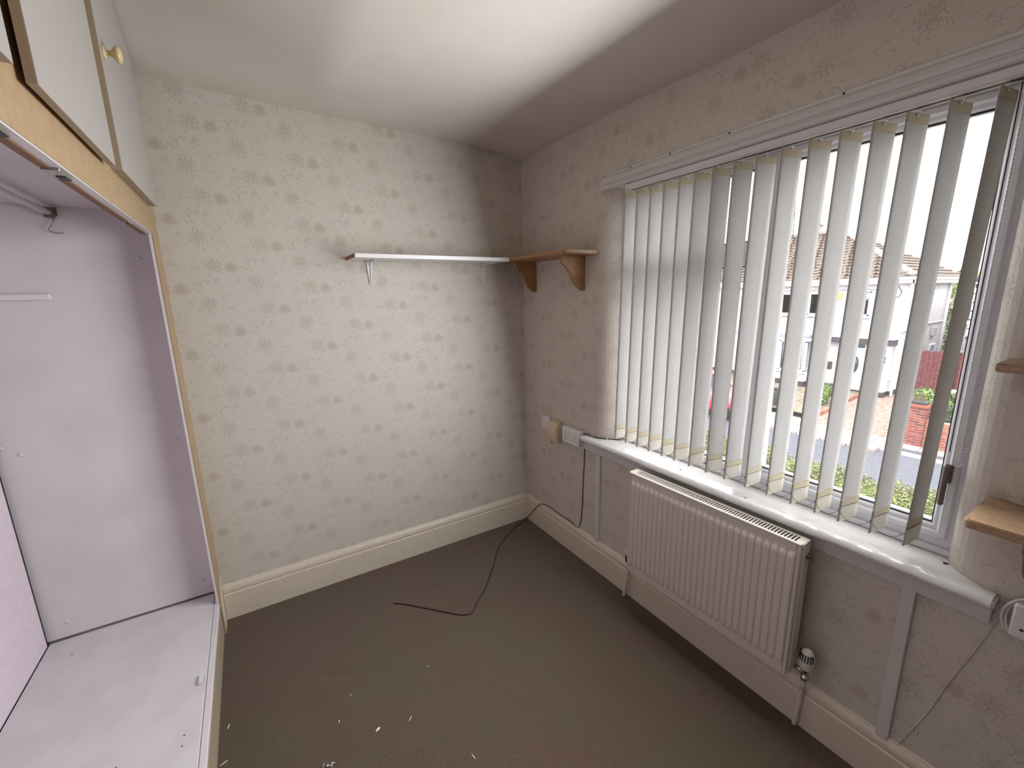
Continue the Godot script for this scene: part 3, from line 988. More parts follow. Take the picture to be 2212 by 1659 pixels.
func pine_shelf(t: Node3D, m: Material, zn: float, zp: float, deep: float, thick: float, round_: float, at: Array, arm: float, drop: float) -> void:
	# local: wall at x = 0, shelf runs out to -deep; z from -zn to zp; underside at y = 0
	var st := mb()
	var plan := PackedVector2Array([Vector2(0, zn), Vector2(0, -zp)])
	for k in 5:
		var a := PI * 0.5 * k / 4.0
		plan.append(Vector2(-deep + round_ - round_ * sin(a), -zp + round_ - round_ * cos(a)))
	for k in 5:
		var a := PI * 0.5 * k / 4.0
		plan.append(Vector2(-deep + round_ - round_ * cos(a), zn - round_ + round_ * sin(a)))
	var e := 0.0025
	var small := PackedVector2Array()
	for p in plan:
		small.append(Vector2(minf(0.0, p.x + (e if p.x < -0.001 else 0.0)), p.y - signf(p.y) * e))
	var up := Basis(Vector3(1, 0, 0), Vector3(0, 0, -1), Vector3(0, 1, 0))
	extrude(st, plan, Transform3D(up, Vector3(0, e, 0)), thick - 2 * e)
	extrude(st, small, Transform3D(up, Vector3.ZERO), thick)
	obj("shelf_board", st, m, t)
	for z in at:
		st = mb()
		var side := PackedVector2Array([Vector2(0, 0), Vector2(0, -drop + 0.006), Vector2(-0.006, -drop), Vector2(-0.022, -drop), Vector2(-0.030, -drop + 0.005)])
		for k in 9:
			var f := k / 8.0
			side.append(Vector2(-0.034 - (arm - 0.046) * f, -drop + 0.012 + (drop - 0.062) * (f - 0.10 * sin(f * TAU))))
		side.append_array(PackedVector2Array([Vector2(-arm + 0.006, -0.044), Vector2(-arm, -0.034), Vector2(-arm, 0)]))
		extrude(st, side, Transform3D(Basis(), Vector3(0, 0, z - 0.010)), 0.020)
		obj("bracket", st, m, t)

# ------------------------------------------------------------------ radiator
func radiator() -> void:
	var t := thing("radiator", "cream single panel radiator with ribbed front under the window", "radiator", Vector3(-0.03, 0, 1.40))
	t.rotation.y = 0.022
	var z0 := -0.360; var z1 := 0.360; var y0 := 0.245; var y1 := 0.745
	var xf := -0.070; var xb := -0.012
	# pressed front panel: raised flutes with rounded ends
	var st := mb(true)
	var nz := 27 * 12
	var ys := [y0, y0 + 0.010, y0 + 0.030, y0 + 0.037, y0 + 0.042, y0 + 0.048, y0 + 0.060, y0 + 0.25, y1 - 0.060, y1 - 0.048, y1 - 0.042, y1 - 0.037, y1 - 0.030, y1 - 0.010, y1]
	var xat := func(i: int, y: float) -> float:
		var f := float(i) / nz * 27.0
		var c := absf(f - floor(f) - 0.5) * 2.0        # 0 mid flute, 1 at groove
		var rib := smoothstep(1.0, 0.70, c)
		var edge := minf(y - y0, y1 - y)
		var cap := smoothstep(0.030 + 0.012 * c * c, 0.048 + 0.010 * c * c, edge)
		return xf - 0.0055 * rib * cap
	for j in ys.size() - 1:
		for i in nz:
			var za := lerpf(z0 + 0.012, z1 - 0.012, float(i) / nz)
			var zb := lerpf(z0 + 0.012, z1 - 0.012, float(i + 1) / nz)
			quad(st, Vector3(xat.call(i, ys[j]), ys[j], za), Vector3(xat.call(i + 1, ys[j]), ys[j], zb), Vector3(xat.call(i + 1, ys[j + 1]), ys[j + 1], zb), Vector3(xat.call(i, ys[j + 1]), ys[j + 1], za), Vector3(-1, 0, 0))
	st.set_smooth_group(-1)
	for e in [[z0, z0 + 0.012, -1.0], [z1 - 0.012, z1, 1.0]]:
		bx(st, Vector3(xf - 0.001, y0, minf(e[0], e[1])), Vector3(xf + 0.014, y1 - 0.003, maxf(e[0], e[1])), 0.003)
	bx(st, Vector3(xf + 0.002, y0 - 0.001, z0 + 0.002), Vector3(xf + 0.012, y1 - 0.002, z1 - 0.002), 0.003)
	obj("front_panel", st, M.radiator, t)
	for e in [z0 - 0.001, z1 + 0.001]:
		st = mb()
		bx(st, Vector3(xf + 0.013, y0 + 0.002, e - 0.004), Vector3(xb, y1 + 0.003, e + 0.004), 0.003)
		bx(st, Vector3(xf + 0.006, y1 - 0.012, e - 0.004 - (0.02 if e > 0 else 0.0)), Vector3(xb, y1 + 0.004, e + 0.004 + (0.02 if e < 0 else 0.0)), 0.003)
		obj("side_panel", st, M.radiator, t)
	# top grille: rim, and bars across a dark slot
	st = mb()
	bx(st, Vector3(xf - 0.002, y1 - 0.004, z0), Vector3(xf + 0.010, y1 + 0.003, z1), 0.002)
	bx(st, Vector3(xb - 0.008, y1 - 0.004, z0), Vector3(xb, y1 + 0.003, z1), 0.002)
	var gr := obj("top_grille", st, M.radiator, t)
	st = mb()
	for k in 62:
		var z := lerpf(z0 + 0.030, z1 - 0.030, k / 61.0)
		bx(st, Vector3(xf + 0.009, y1 - 0.001, z - 0.0022), Vector3(xb - 0.007, y1 + 0.0022, z + 0.0022))
	var bars := obj("grille_bars", st, M.radiator, gr)
	bars.set_meta("kind", "stuff")
	st = mb()
	bx(st, Vector3(xf + 0.012, y0 + 0.02, z0 + 0.008), Vector3(xb - 0.003, y1 - 0.055, z1 - 0.008))
	obj("convector", st, M.black, t)
	# air vent plug
	st = mb(true)
	lathe(st, [Vector2(0, 0), Vector2(0.011, 0), Vector2(0.011, 0.006), Vector2(0.006, 0.007), Vector2(0.006, 0.014), Vector2(0.004, 0.016), Vector2(0, 0.016)], y_to(Vector3(0, 0, 1), Vector3(-0.030, 0.697, z1 + 0.003)), 12)
	obj("vent_plug", st, M.brass, t)
	# thermostatic valve, right
	var v := Vector3(-0.018, 0.262, z1 + 0.040)
	st = mb(true)
	tube(st, [Vector3(-0.018, 0.262, z1), v], 0.0085, 12)
	lathe(st, [Vector2(0, -0.030), Vector2(0.011, -0.030), Vector2(0.0125, -0.026), Vector2(0.0125, -0.012), Vector2(0.009, -0.010), Vector2(0.009, 0.008), Vector2(0.014, 0.010), Vector2(0.014, 0.022), Vector2(0, 0.022)], Transform3D(Basis(), v), 14)
	obj("valve_body", st, M.chrome, t)
	st = mb(true)
	lathe(st, [Vector2(0, 0), Vector2(0.021, 0.0), Vector2(0.0225, 0.004), Vector2(0.0225, 0.030), Vector2(0.021, 0.050), Vector2(0.016, 0.064), Vector2(0.008, 0.071), Vector2(0, 0.072)], Transform3D(Basis(), v + Vector3(0, 0.020, 0)), 24)
	var head := obj("valve_head", st, M.valve_white, t)
	st = mb()
	for k in 9:
		var a := PI * 0.62 + k * 0.36
		var b := Basis(Vector3.UP, -a)
		bx(st, Vector3(0.0195, 0.052, -0.0016), Vector3(0.0232, 0.080, 0.0016), 0.0, Transform3D(b, v))
	obj("valve_slots", st, M.hole, head)
	st = mb(true)
	tube(st, curve([v + Vector3(0.0, -0.028, 0), v + Vector3(0.004, -0.06, -0.004), Vector3(0.012, 0.15, z1 + 0.026), Vector3(0.013, 0.002, z1 + 0.018)], 6), 0.0085, 12)
	obj("pipe", st, M.valve_white, t)
	# lockshield valve, left
	v = Vector3(-0.012, 0.262, z0 - 0.045)
	st = mb(true)
	tube(st, [Vector3(-0.012, 0.262, z0), v], 0.0085, 12)
	lathe(st, [Vector2(0, -0.026), Vector2(0.011, -0.026), Vector2(0.0115, -0.004), Vector2(0.012, 0.008), Vector2(0, 0.009)], Transform3D(Basis(), v), 12)
	obj("valve_body", st, M.black, t)
	st = mb(true)
	lathe(st, [Vector2(0, 0.0), Vector2(0.012, 0.0), Vector2(0.012, 0.022), Vector2(0.010, 0.026), Vector2(0, 0.027)], Transform3D(Basis(), v + Vector3(0, 0.008, 0)), 12)
	obj("lockshield_cap", st, M.valve_white, t)
	st = mb(true)
	tube(st, curve([v + Vector3(0, -0.022, 0), Vector3(0.008, 0.17, z0 - 0.056), Vector3(0.014, 0.002, z0 - 0.082)], 6), 0.0085, 12)
	obj("pipe", st, M.valve_white, t)

# ------------------------------------------------------------------ sockets and cables
func socket_face(parent: Node3D, x: float, y: float, z: float, switches: bool) -> void:
	# UK outlet holes on a face at x (facing -x), centred at (y, z)
	var st := mb()
	bx(st, Vector3(x - 0.0006, y + 0.004, z - 0.0022), Vector3(x + 0.001, y + 0.0125, z + 0.0022))
	for s in [-1.0, 1.0]:
		bx(st, Vector3(x - 0.0006, y - 0.0135, z + s * 0.011 - 0.0032), Vector3(x + 0.001, y - 0.0085, z + s * 0.011 + 0.0032))
	obj("pin_holes", st, M.hole, parent)

func rounded_plate(st: SurfaceTool, x0: float, x1: float, y0: float, y1: float, z0: float, z1: float, ch: float) -> void:
	bx(st, Vector3(x0, y0, z0), Vector3(x1, y1, z1), ch)

func electrics() -> void:
	var t := thing("double_socket", "white double wall socket beside the left end of the window sill", "socket", Vector3(0, 0.755, 0.512))
	var st := mb()
	bx(st, Vector3(-0.018, -0.044, -0.074), Vector3(BX, 0.044, 0.074), 0.003)
	obj("back_box", st, M.white_plastic, t)
	st = mb()
	bx(st, Vector3(-0.028, -0.0455, -0.0755), Vector3(-0.0182, 0.0455, 0.0755), 0.003)
	var plate := obj("face_plate", st, M.white_plastic, t)
	for s in [-1.0, 1.0]:
		socket_face(plate, -0.028, -0.010, s * 0.042, true)
		st = mb()
		bx(st, Vector3(-0.0315, 0.010, s * 0.016 - 0.006), Vector3(-0.0275, 0.030, s * 0.016 + 0.006), 0.0015)
		obj("rocker_switch", st, M.white_plastic, plate)
	t = thing("blank_plate", "small square white outlet plate half hidden behind the cream box", "plate", Vector3(0, 0.765, 0.232))
	st = mb()
	bx(st, Vector3(0.004, -0.043, -0.050), Vector3(BX, 0.043, 0.043), 0.002)
	obj("face_plate", st, M.white_plastic, t)
	st = mb(true)
	for p in [Vector3(0.004, 0.0, -0.041), Vector3(0.004, 0.0, 0.030)]:
		lathe(st, [Vector2(0, 0), Vector2(0.0028, 0), Vector2(0.002, 0.001), Vector2(0, 0.0014)], y_to(Vector3(-1, 0, 0), p), 8)
	obj("screw", st, M.brass, t)
	t = thing("cream_box", "cream plastic junction box with a rounded top between the plate and the socket", "box", Vector3(0, 0.735, 0.345))
	st = mb()
	var side := PackedVector2Array([Vector2(BX, -0.060), Vector2(-0.030, -0.058), Vector2(-0.040, -0.052), Vector2(-0.044, -0.020), Vector2(-0.042, 0.020), Vector2(-0.034, 0.046), Vector2(-0.020, 0.062), Vector2(-0.002, 0.070), Vector2(BX, 0.072)])
	extrude(st, side, Transform3D(Basis(), Vector3(0, 0, -0.044)), 0.088)
	var cb := obj("cover", st, M.cream_plastic, t)
	st = mb(true)
	for p in [Vector3(-0.0435, -0.010, -0.034), Vector3(-0.0430, -0.024, 0.026), Vector3(-0.041, -0.046, -0.006)]:
		lathe(st, [Vector2(0, 0), Vector2(0.003, 0), Vector2(0.002, 0.001), Vector2(0, 0.0014)], y_to(Vector3(-1, 0, 0), p), 8)
	obj("screw", st, M.brass, cb)
	st = mb()
	bx(st, Vector3(-0.034, -0.064, -0.012), Vector3(-0.022, -0.058, 0.0), 0.001)
	obj("cable_gland", st, M.black, cb)
	# socket at the right with a loop of white flex behind it
	t = thing("double_socket", "white double socket at the right edge under the oak shelf, ringed by white flex", "socket", Vector3(0, 0.757, 2.275))
	st = mb()
	bx(st, Vector3(-0.016, -0.036, -0.060), Vector3(BX, 0.036, 0.060), 0.003)
	obj("back_box", st, M.white_plastic, t)
	st = mb()
	bx(st, Vector3(-0.031, -0.045, -0.075), Vector3(-0.0162, 0.045, 0.075), 0.005)
	plate = obj("face_plate", st, M.white_plastic, t)
	for s in [-1.0, 1.0]:
		socket_face(plate, -0.031, -0.006, s * 0.044, true)
		st = mb()
		bx(st, Vector3(-0.0345, 0.012, s * 0.016 - 0.006), Vector3(-0.0305, 0.032, s * 0.016 + 0.006), 0.0015)
		obj("rocker_switch", st, M.white_plastic, plate)
	st = mb(true)
	for k in 2:
		var o := 0.006 * k
		tube(st, curve([Vector3(-0.004, 0.812 - o, 2.300), Vector3(-0.004, 0.812 - o, 2.235), Vector3(-0.004 + o, 0.803 - o, 2.206 + o), Vector3(-0.004 + o, 0.775, 2.187 + o), Vector3(-0.003 + o, 0.745, 2.182 + o), Vector3(-0.002, 0.715, 2.190 + o), Vector3(0.006, 0.698, 2.215), Vector3(0.008, 0.690, 2.26)], 6), 0.0032, 8)
	tag(obj("white_flex", st, M.white_plastic), "loop of white flex curled round the right hand socket", "cable")
	st = mb(true)
	tube(st, curve([Vector3(0.0165, 0.735, 2.180), Vector3(0.0165, 0.60, 2.150), Vector3(0.0165, 0.48, 2.120), Vector3(0.0165, 0.34, 2.090), Vector3(0.0165, 0.205, 2.052), Vector3(0.012, 0.185, 2.046)], 6), 0.0022, 8)
	tag(obj("papered_cable", st, M.wallpaper), "thin painted over cable slanting down the wall right of the radiator", "cable")
	# black aerial lead: window, sill end, down the wall, along the skirting, out over the carpet
	var pts := [Vector3(0.090, 0.7905, 0.790), Vector3(0.055, 0.7905, 0.745), Vector3(0.012, 0.790, 0.695), Vector3(0.009, 0.789, 0.650), Vector3(0.002, 0.7905, 0.605), Vector3(0.006, 0.770, 0.594), Vector3(0.013, 0.730, 0.592), Vector3(0.0145, 0.62, 0.588), Vector3(0.0145, 0.50, 0.581), Vector3(0.0145, 0.38, 0.577), Vector3(0.0145, 0.29, 0.572), Vector3(0.0145, 0.215, 0.560), Vector3(0.010, 0.187, 0.545), Vector3(0.006, 0.186, 0.520), Vector3(0.008, 0.192, 0.47), Vector3(0.008, 0.190, 0.41), Vector3(0.008, 0.191, 0.35), Vector3(0.007, 0.194, 0.29), Vector3(0.006, 0.193, 0.235), Vector3(0.004, 0.188, 0.195), Vector3(-0.002, 0.170, 0.160), Vector3(-0.004, 0.120, 0.112), Vector3(-0.004, 0.060, 0.062), Vector3(-0.006, 0.022, 0.025), Vector3(-0.03, 0.004, 0.025), Vector3(-0.13, 0.004, 0.065), Vector3(-0.25, 0.004, 0.135), Vector3(-0.36, 0.004, 0.220), Vector3(-0.45, 0.004, 0.330), Vector3(-0.59, 0.004, 0.490), Vector3(-0.69, 0.004, 0.575), Vector3(-0.745, 0.004, 0.628), Vector3(-0.79, 0.004, 0.622), Vector3(-0.84, 0.004, 0.575), Vector3(-0.89, 0.004, 0.520), Vector3(-0.95, 0.004, 0.455), Vector3(-1.0, 0.004, 0.400), Vector3(-1.06, 0.004, 0.345)]
	st = mb(true)
	tube(st, curve(pts, 5), 0.0024, 7)
	t = thing("black_cable", "thin black cable from the sill down the wall and out across the carpet", "cable")
	obj("lead", st, M.black, t)
	for p in [Vector3(0.011, 0.792, 0.655), Vector3(0.045, 0.7915, 0.735), Vector3(0.010, 0.192, 0.545), Vector3(0.010, 0.194, 0.41), Vector3(0.008, 0.196, 0.205)]:
		st = mb()
		bx(st, p - Vector3(0.005, 0.003, 0.003), p + Vector3(0.005, 0.003, 0.003), 0.0015)
		obj("cable_clip", st, M.white_plastic, t)

func litter() -> void:
	var bits := [[-1.305, 0.97, 0.020, 0.009, 25.0, "white oval plastic plug lying on the carpet"], [-1.19, 0.995, 0.024, 0.0022, 48.0, "white sliver on the carpet just right of the oval plug"], [-1.05, 1.245, 0.022, 0.003, 100.0, "short white sliver nearest the radiator side of the carpet"], [-1.775, 0.655, 0.020, 0.003, 70.0, "white sliver beside the wardrobe plinth, the farther one"], [-1.785, 0.800, 0.024, 0.003, 20.0, "white sliver touching the wardrobe plinth, the nearer one"], [-1.05, 0.81, 0.009, 0.0025, -30.0, "tiny curled white flake alone in the middle of the carpet"], [-1.36, 0.77, 0.005, 0.004, 0.0, "tiny white crumb on the carpet before the plug"], [-1.42, 0.86, 0.010, 0.003, 60.0, "small dull grey flake left of the oval plug"]]
	for b in bits:
		var st := mb(true)
		var L: float = b[2] * 0.5
		var W: float = b[3] * 0.5
		for k in 16:
			var a := TAU * k / 16
			var c := TAU * (k + 1) / 16
			var p := Vector3(cos(a) * L, 0, sin(a) * W)
			var q := Vector3(cos(c) * L, 0, sin(c) * W)
			tri(st, Vector3(0, 0.0030, 0), p + Vector3(0, 0.0022, 0), q + Vector3(0, 0.0022, 0), Vector3.UP)
			tri(st, Vector3(0, 0, 0), p, q, Vector3.DOWN)
			quad(st, p, q, q + Vector3(0, 0.0022, 0), p + Vector3(0, 0.0022, 0), (p + q))
		var o := obj("white_flake", st, M.flake_white)
		o.position = Vector3(b[0], 0.0005, b[1])
		o.rotation.y = deg_to_rad(b[4])
		tag(o, b[5], "flake", "white scraps left on the carpet")
	# crumpled scrap at the bottom edge
	var st := mb()
	rng.seed = 77
	var prev := Vector3(-0.018, 0.003, 0)
	for k in 7:
		var nx := Vector3(-0.018 + k * 0.006, rng.randf_range(0.002, 0.012), rng.randf_range(-0.012, 0.012))
		quad(st, prev, nx, nx + Vector3(0.002, 0.004, 0.008), prev + Vector3(0.002, 0.003, 0.008), Vector3.UP)
		quad(st, prev - Vector3(0, 0.0008, 0), nx - Vector3(0, 0.0008, 0), nx + Vector3(0.002, 0.0032, 0.008), prev + Vector3(0.002, 0.0022, 0.008), Vector3.DOWN)
		prev = nx
	var o := obj("crumpled_wrapper", st, M.flake_white)
	o.position = Vector3(-1.48, 0.0, 1.005)
	tag(o, "small crumpled white wrapper at the near edge of the carpet", "wrapper")
	# dead insects and specks on the sill
	for b in [[0.070, 2.055, 0.0035, "dark dead insect on the bare right end of the sill"], [0.020, 1.215, 0.0022, "dark speck on the sill behind the radiator's left half"], [-0.004, 1.52, 0.0020, "dark speck on the sill above the middle of the radiator"]]:
		st = mb(true)
		var r: float = b[2]
		lathe(st, [Vector2(0, -r * 1.6), Vector2(r * 0.7, -r), Vector2(r * 0.8, 0), Vector2(r * 0.6, r), Vector2(0, r * 1.5)], y_to(Vector3(0.6, 0, 1), Vector3(0, r * 0.6, 0)), 8)
		lathe(st, [Vector2(0, -r * 0.6), Vector2(r * 0.5, 0), Vector2(0, r * 0.6)], Transform3D(Basis(), Vector3(r * 0.9, r * 0.7, r * 1.7)), 8)
		o = obj("dead_insect", st, M.black)
		o.position = Vector3(b[0], 0.787, b[1])
		tag(o, b[3], "insect")

# ------------------------------------------------------------------ the street
func leaves(called: String, spots: Array, size: float, cols: Array, parent: Node3D) -> MultiMeshInstance3D:
	# spots: [position, outward]
	var st := mb()
	quad(st, Vector3(-0.5, 0, 0), Vector3(0, 0.12, 0.42), Vector3(0.5, 0, 0), Vector3(0, 0.12, -0.42), Vector3.UP)
	st.generate_normals()
	var mm := MultiMesh.new()
	mm.transform_format = MultiMesh.TRANSFORM_3D
	mm.use_colors = true
	mm.mesh = st.commit()
	mm.instance_count = spots.size()
	for k in spots.size():
		var out: Vector3 = spots[k][1]
		var n := (out + Vector3(rng.randf_range(-1, 1), rng.randf_range(-0.4, 1.2), rng.randf_range(-1, 1)) * 0.8).normalized()
		var b := frame_to(n)
		b = Basis(b.x, b.z, -b.y).rotated(n, rng.randf() * TAU)
		mm.set_instance_transform(k, Transform3D(b.scaled(Vector3.ONE * size * rng.randf_range(0.6, 1.3)), spots[k][0]))
		mm.set_instance_color(k, cols[rng.randi() % cols.size()])
	var o := MultiMeshInstance3D.new()
	o.multimesh = mm
	o.material_override = M.leaf
	o.name = called
	o.set_meta("kind", "stuff")
	parent.add_child(o)
	return o

func bush(called: String, label: String, at: Vector3, r: Vector3, n: int, size: float, cols: Array, category := "shrub", bits := 7) -> Node3D:
	var t := thing(called, label, category, at)
	rng.seed = hash(label)
	var st := mb(true)
	var blobs := []
	for k in bits:
		var p := Vector3(rng.randf_range(-0.6, 0.6) * r.x, rng.randf_range(0.25, 0.75) * r.y * 2.0, rng.randf_range(-0.6, 0.6) * r.z)
		blobs.append([p, rng.randf_range(0.32, 0.5)])
		var q: float = blobs[-1][1] * 0.72
		lathe(st, [Vector2(0, -q * r.y), Vector2(q * r.x * 0.7, -q * r.y * 0.7), Vector2(q * r.x, 0), Vector2(q * r.x * 0.7, q * r.y * 0.7), Vector2(0, q * r.y)], Transform3D(Basis(), p), 9)
	obj("core", st, M.leaf_core, t)
	st = mb(true)
	for k in 4:
		tube(st, [Vector3(0.02 * k, 0, 0.03 * k - 0.04), blobs[k % bits][0]], maxf(0.012, r.x * 0.03), 6)
	obj("stem", st, M.stem, t)
	var spots := []
	for k in n:
		var b: Array = blobs[k % bits]
		var d := Vector3(rng.randfn(), rng.randfn(), rng.randfn()).normalized()
		var p: Vector3 = b[0] + Vector3(d.x * r.x, d.y * r.y, d.z * r.z) * b[1] * rng.randf_range(0.75, 1.15)
		if p.y > 0.02:
			spots.append([p, d])
	leaves("foliage", spots, size, cols, t)
	return t

func brick_run(parent: Node3D, lo: Vector3, hi: Vector3, pal: Array, along_z := true) -> void:
	# each brick a part; mortar body behind the joints
	var st := mb()
	bx(st, lo + Vector3(0.006, 0, 0.006), hi - Vector3(0.006, 0.004, 0.006))
	obj("mortar", st, M.mortar, parent)
	var shared := {}
	var course := 0.076
	var rows := int(round((hi.y - lo.y) / course))
	var ch := (hi.y - lo.y) / rows
	for r in rows:
		var y := lo.y + r * ch
		var off := 0.0 if r % 2 == 0 else -0.1125
		var z := lo.z + off
		while z < hi.z - 0.01:
			var za := maxf(z, lo.z)
			var zb := minf(z + 0.215, hi.z)
			if zb - za > 0.03:
				var key := "%d" % int(round((zb - za) * 1000))
				if not shared.has(key):
					var s := mb()
					bx(s, Vector3(0, 0, 0), Vector3(hi.x - lo.x, ch - 0.011, zb - za), 0.004)
					s.generate_normals()
					shared[key] = s.commit()
				var o := put("brick", shared[key], M["brick_%d" % pal[rng.randi() % pal.size()]], parent)
				o.position = Vector3(lo.x + rng.randf_range(-0.002, 0.002), y, za)
			z += 0.225

func far_window(parent: Node3D, x: float, y0: float, y1: float, z0: float, z1: float, bars: Array, glass: Material, top := 0.0) -> void:
	# a white framed window on a wall that faces -x
	var st := mb()
	var f := 0.07
	bx(st, Vector3(x - 0.03, y0, z0), Vector3(x + 0.06, y0 + f, z1), 0.008)
	bx(st, Vector3(x - 0.03, y1 - f, z0), Vector3(x + 0.06, y1, z1), 0.008)
	bx(st, Vector3(x - 0.03, y0, z0), Vector3(x + 0.06, y1, z0 + f), 0.008)
	bx(st, Vector3(x - 0.03, y0, z1 - f), Vector3(x + 0.06, y1, z1), 0.008)
	for z in bars:
		bx(st, Vector3(x - 0.03, y0, z - 0.04), Vector3(x + 0.06, y1, z + 0.04), 0.008)
	if top > 0.0:
		bx(st, Vector3(x - 0.035, top - 0.05, z0), Vector3(x + 0.06, top + 0.05, z1), 0.008)
	var w := obj("house_window", st, M.white_trim, parent)
	st = mb()
	bx(st, Vector3(x + 0.02, y0 + 0.02, z0 + 0.02), Vector3(x + 0.03, y1 - 0.02, z1 - 0.02))
	obj("pane", st, glass, w)
	st = mb()
	bx(st, Vector3(x - 0.10, y0 - 0.07, z0 - 0.06), Vector3(x + 0.02, y0, z1 + 0.06), 0.008)
	obj("sill", st, M.white_trim, w)
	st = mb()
	bx(st, Vector3(x - 0.035, y0 - 0.11, z0 - 0.05), Vector3(x + 0.02, y0 - 0.071, z1 + 0.05))  # grey strip standing in for the shade under the sill
	obj("painted_sill_shadow", st, M.lead_grey, w)

func tiles(parent: Node3D, a: Vector3, b: Vector3, c: Vector3, d: Vector3, course: float, ribs: bool) -> void:
	# roof slope a-b along the eaves, d-c along the top; stepped courses with ribbed tiles
	var st := mb()
	var n := (b - a).cross(d - a).normalized()
	if n.y < 0: n = -n
	var L := ((d + c) * 0.5 - (a + b) * 0.5).length()
	var rows := int(L / course)
	for r in rows:
		var f0 := float(r) / rows
		var f1 := float(r + 1) / rows + 0.01
		var p0 := a.lerp(d, f0); var p1 := b.lerp(c, f0)
		var q0 := a.lerp(d, minf(1, f1)); var q1 := b.lerp(c, minf(1, f1))
		var up := n * 0.075
		quad(st, p0 + up, p1 + up, q1 + n * 0.012, q0 + n * 0.012, n)
		quad(st, p0, p1, p1 + up, p0 + up, p0 - q0)
		if ribs:
			var wide := (p1 - p0).length()
			var k := int(wide / 0.31)
			for i in k:
				var u := (i + 0.5 * (r % 2)) / k
				var v := u + 0.10 / wide
				if v > 1.0: continue
				var e := n * 0.05
				quad(st, p0.lerp(p1, u) + up, p0.lerp(p1, v) + up + e, q0.lerp(q1, v) + n * 0.012 + e, q0.lerp(q1, u) + n * 0.012, n)
				quad(st, p0.lerp(p1, v) + up + e, p0.lerp(p1, minf(1, v + 0.05 / wide)) + up, q0.lerp(q1, minf(1, v + 0.05 / wide)) + n * 0.012, q0.lerp(q1, v) + n * 0.012 + e, n)
	var o := obj("roof_tiles", st, M.roof_tile, parent)
	o.set_meta("kind", "stuff")

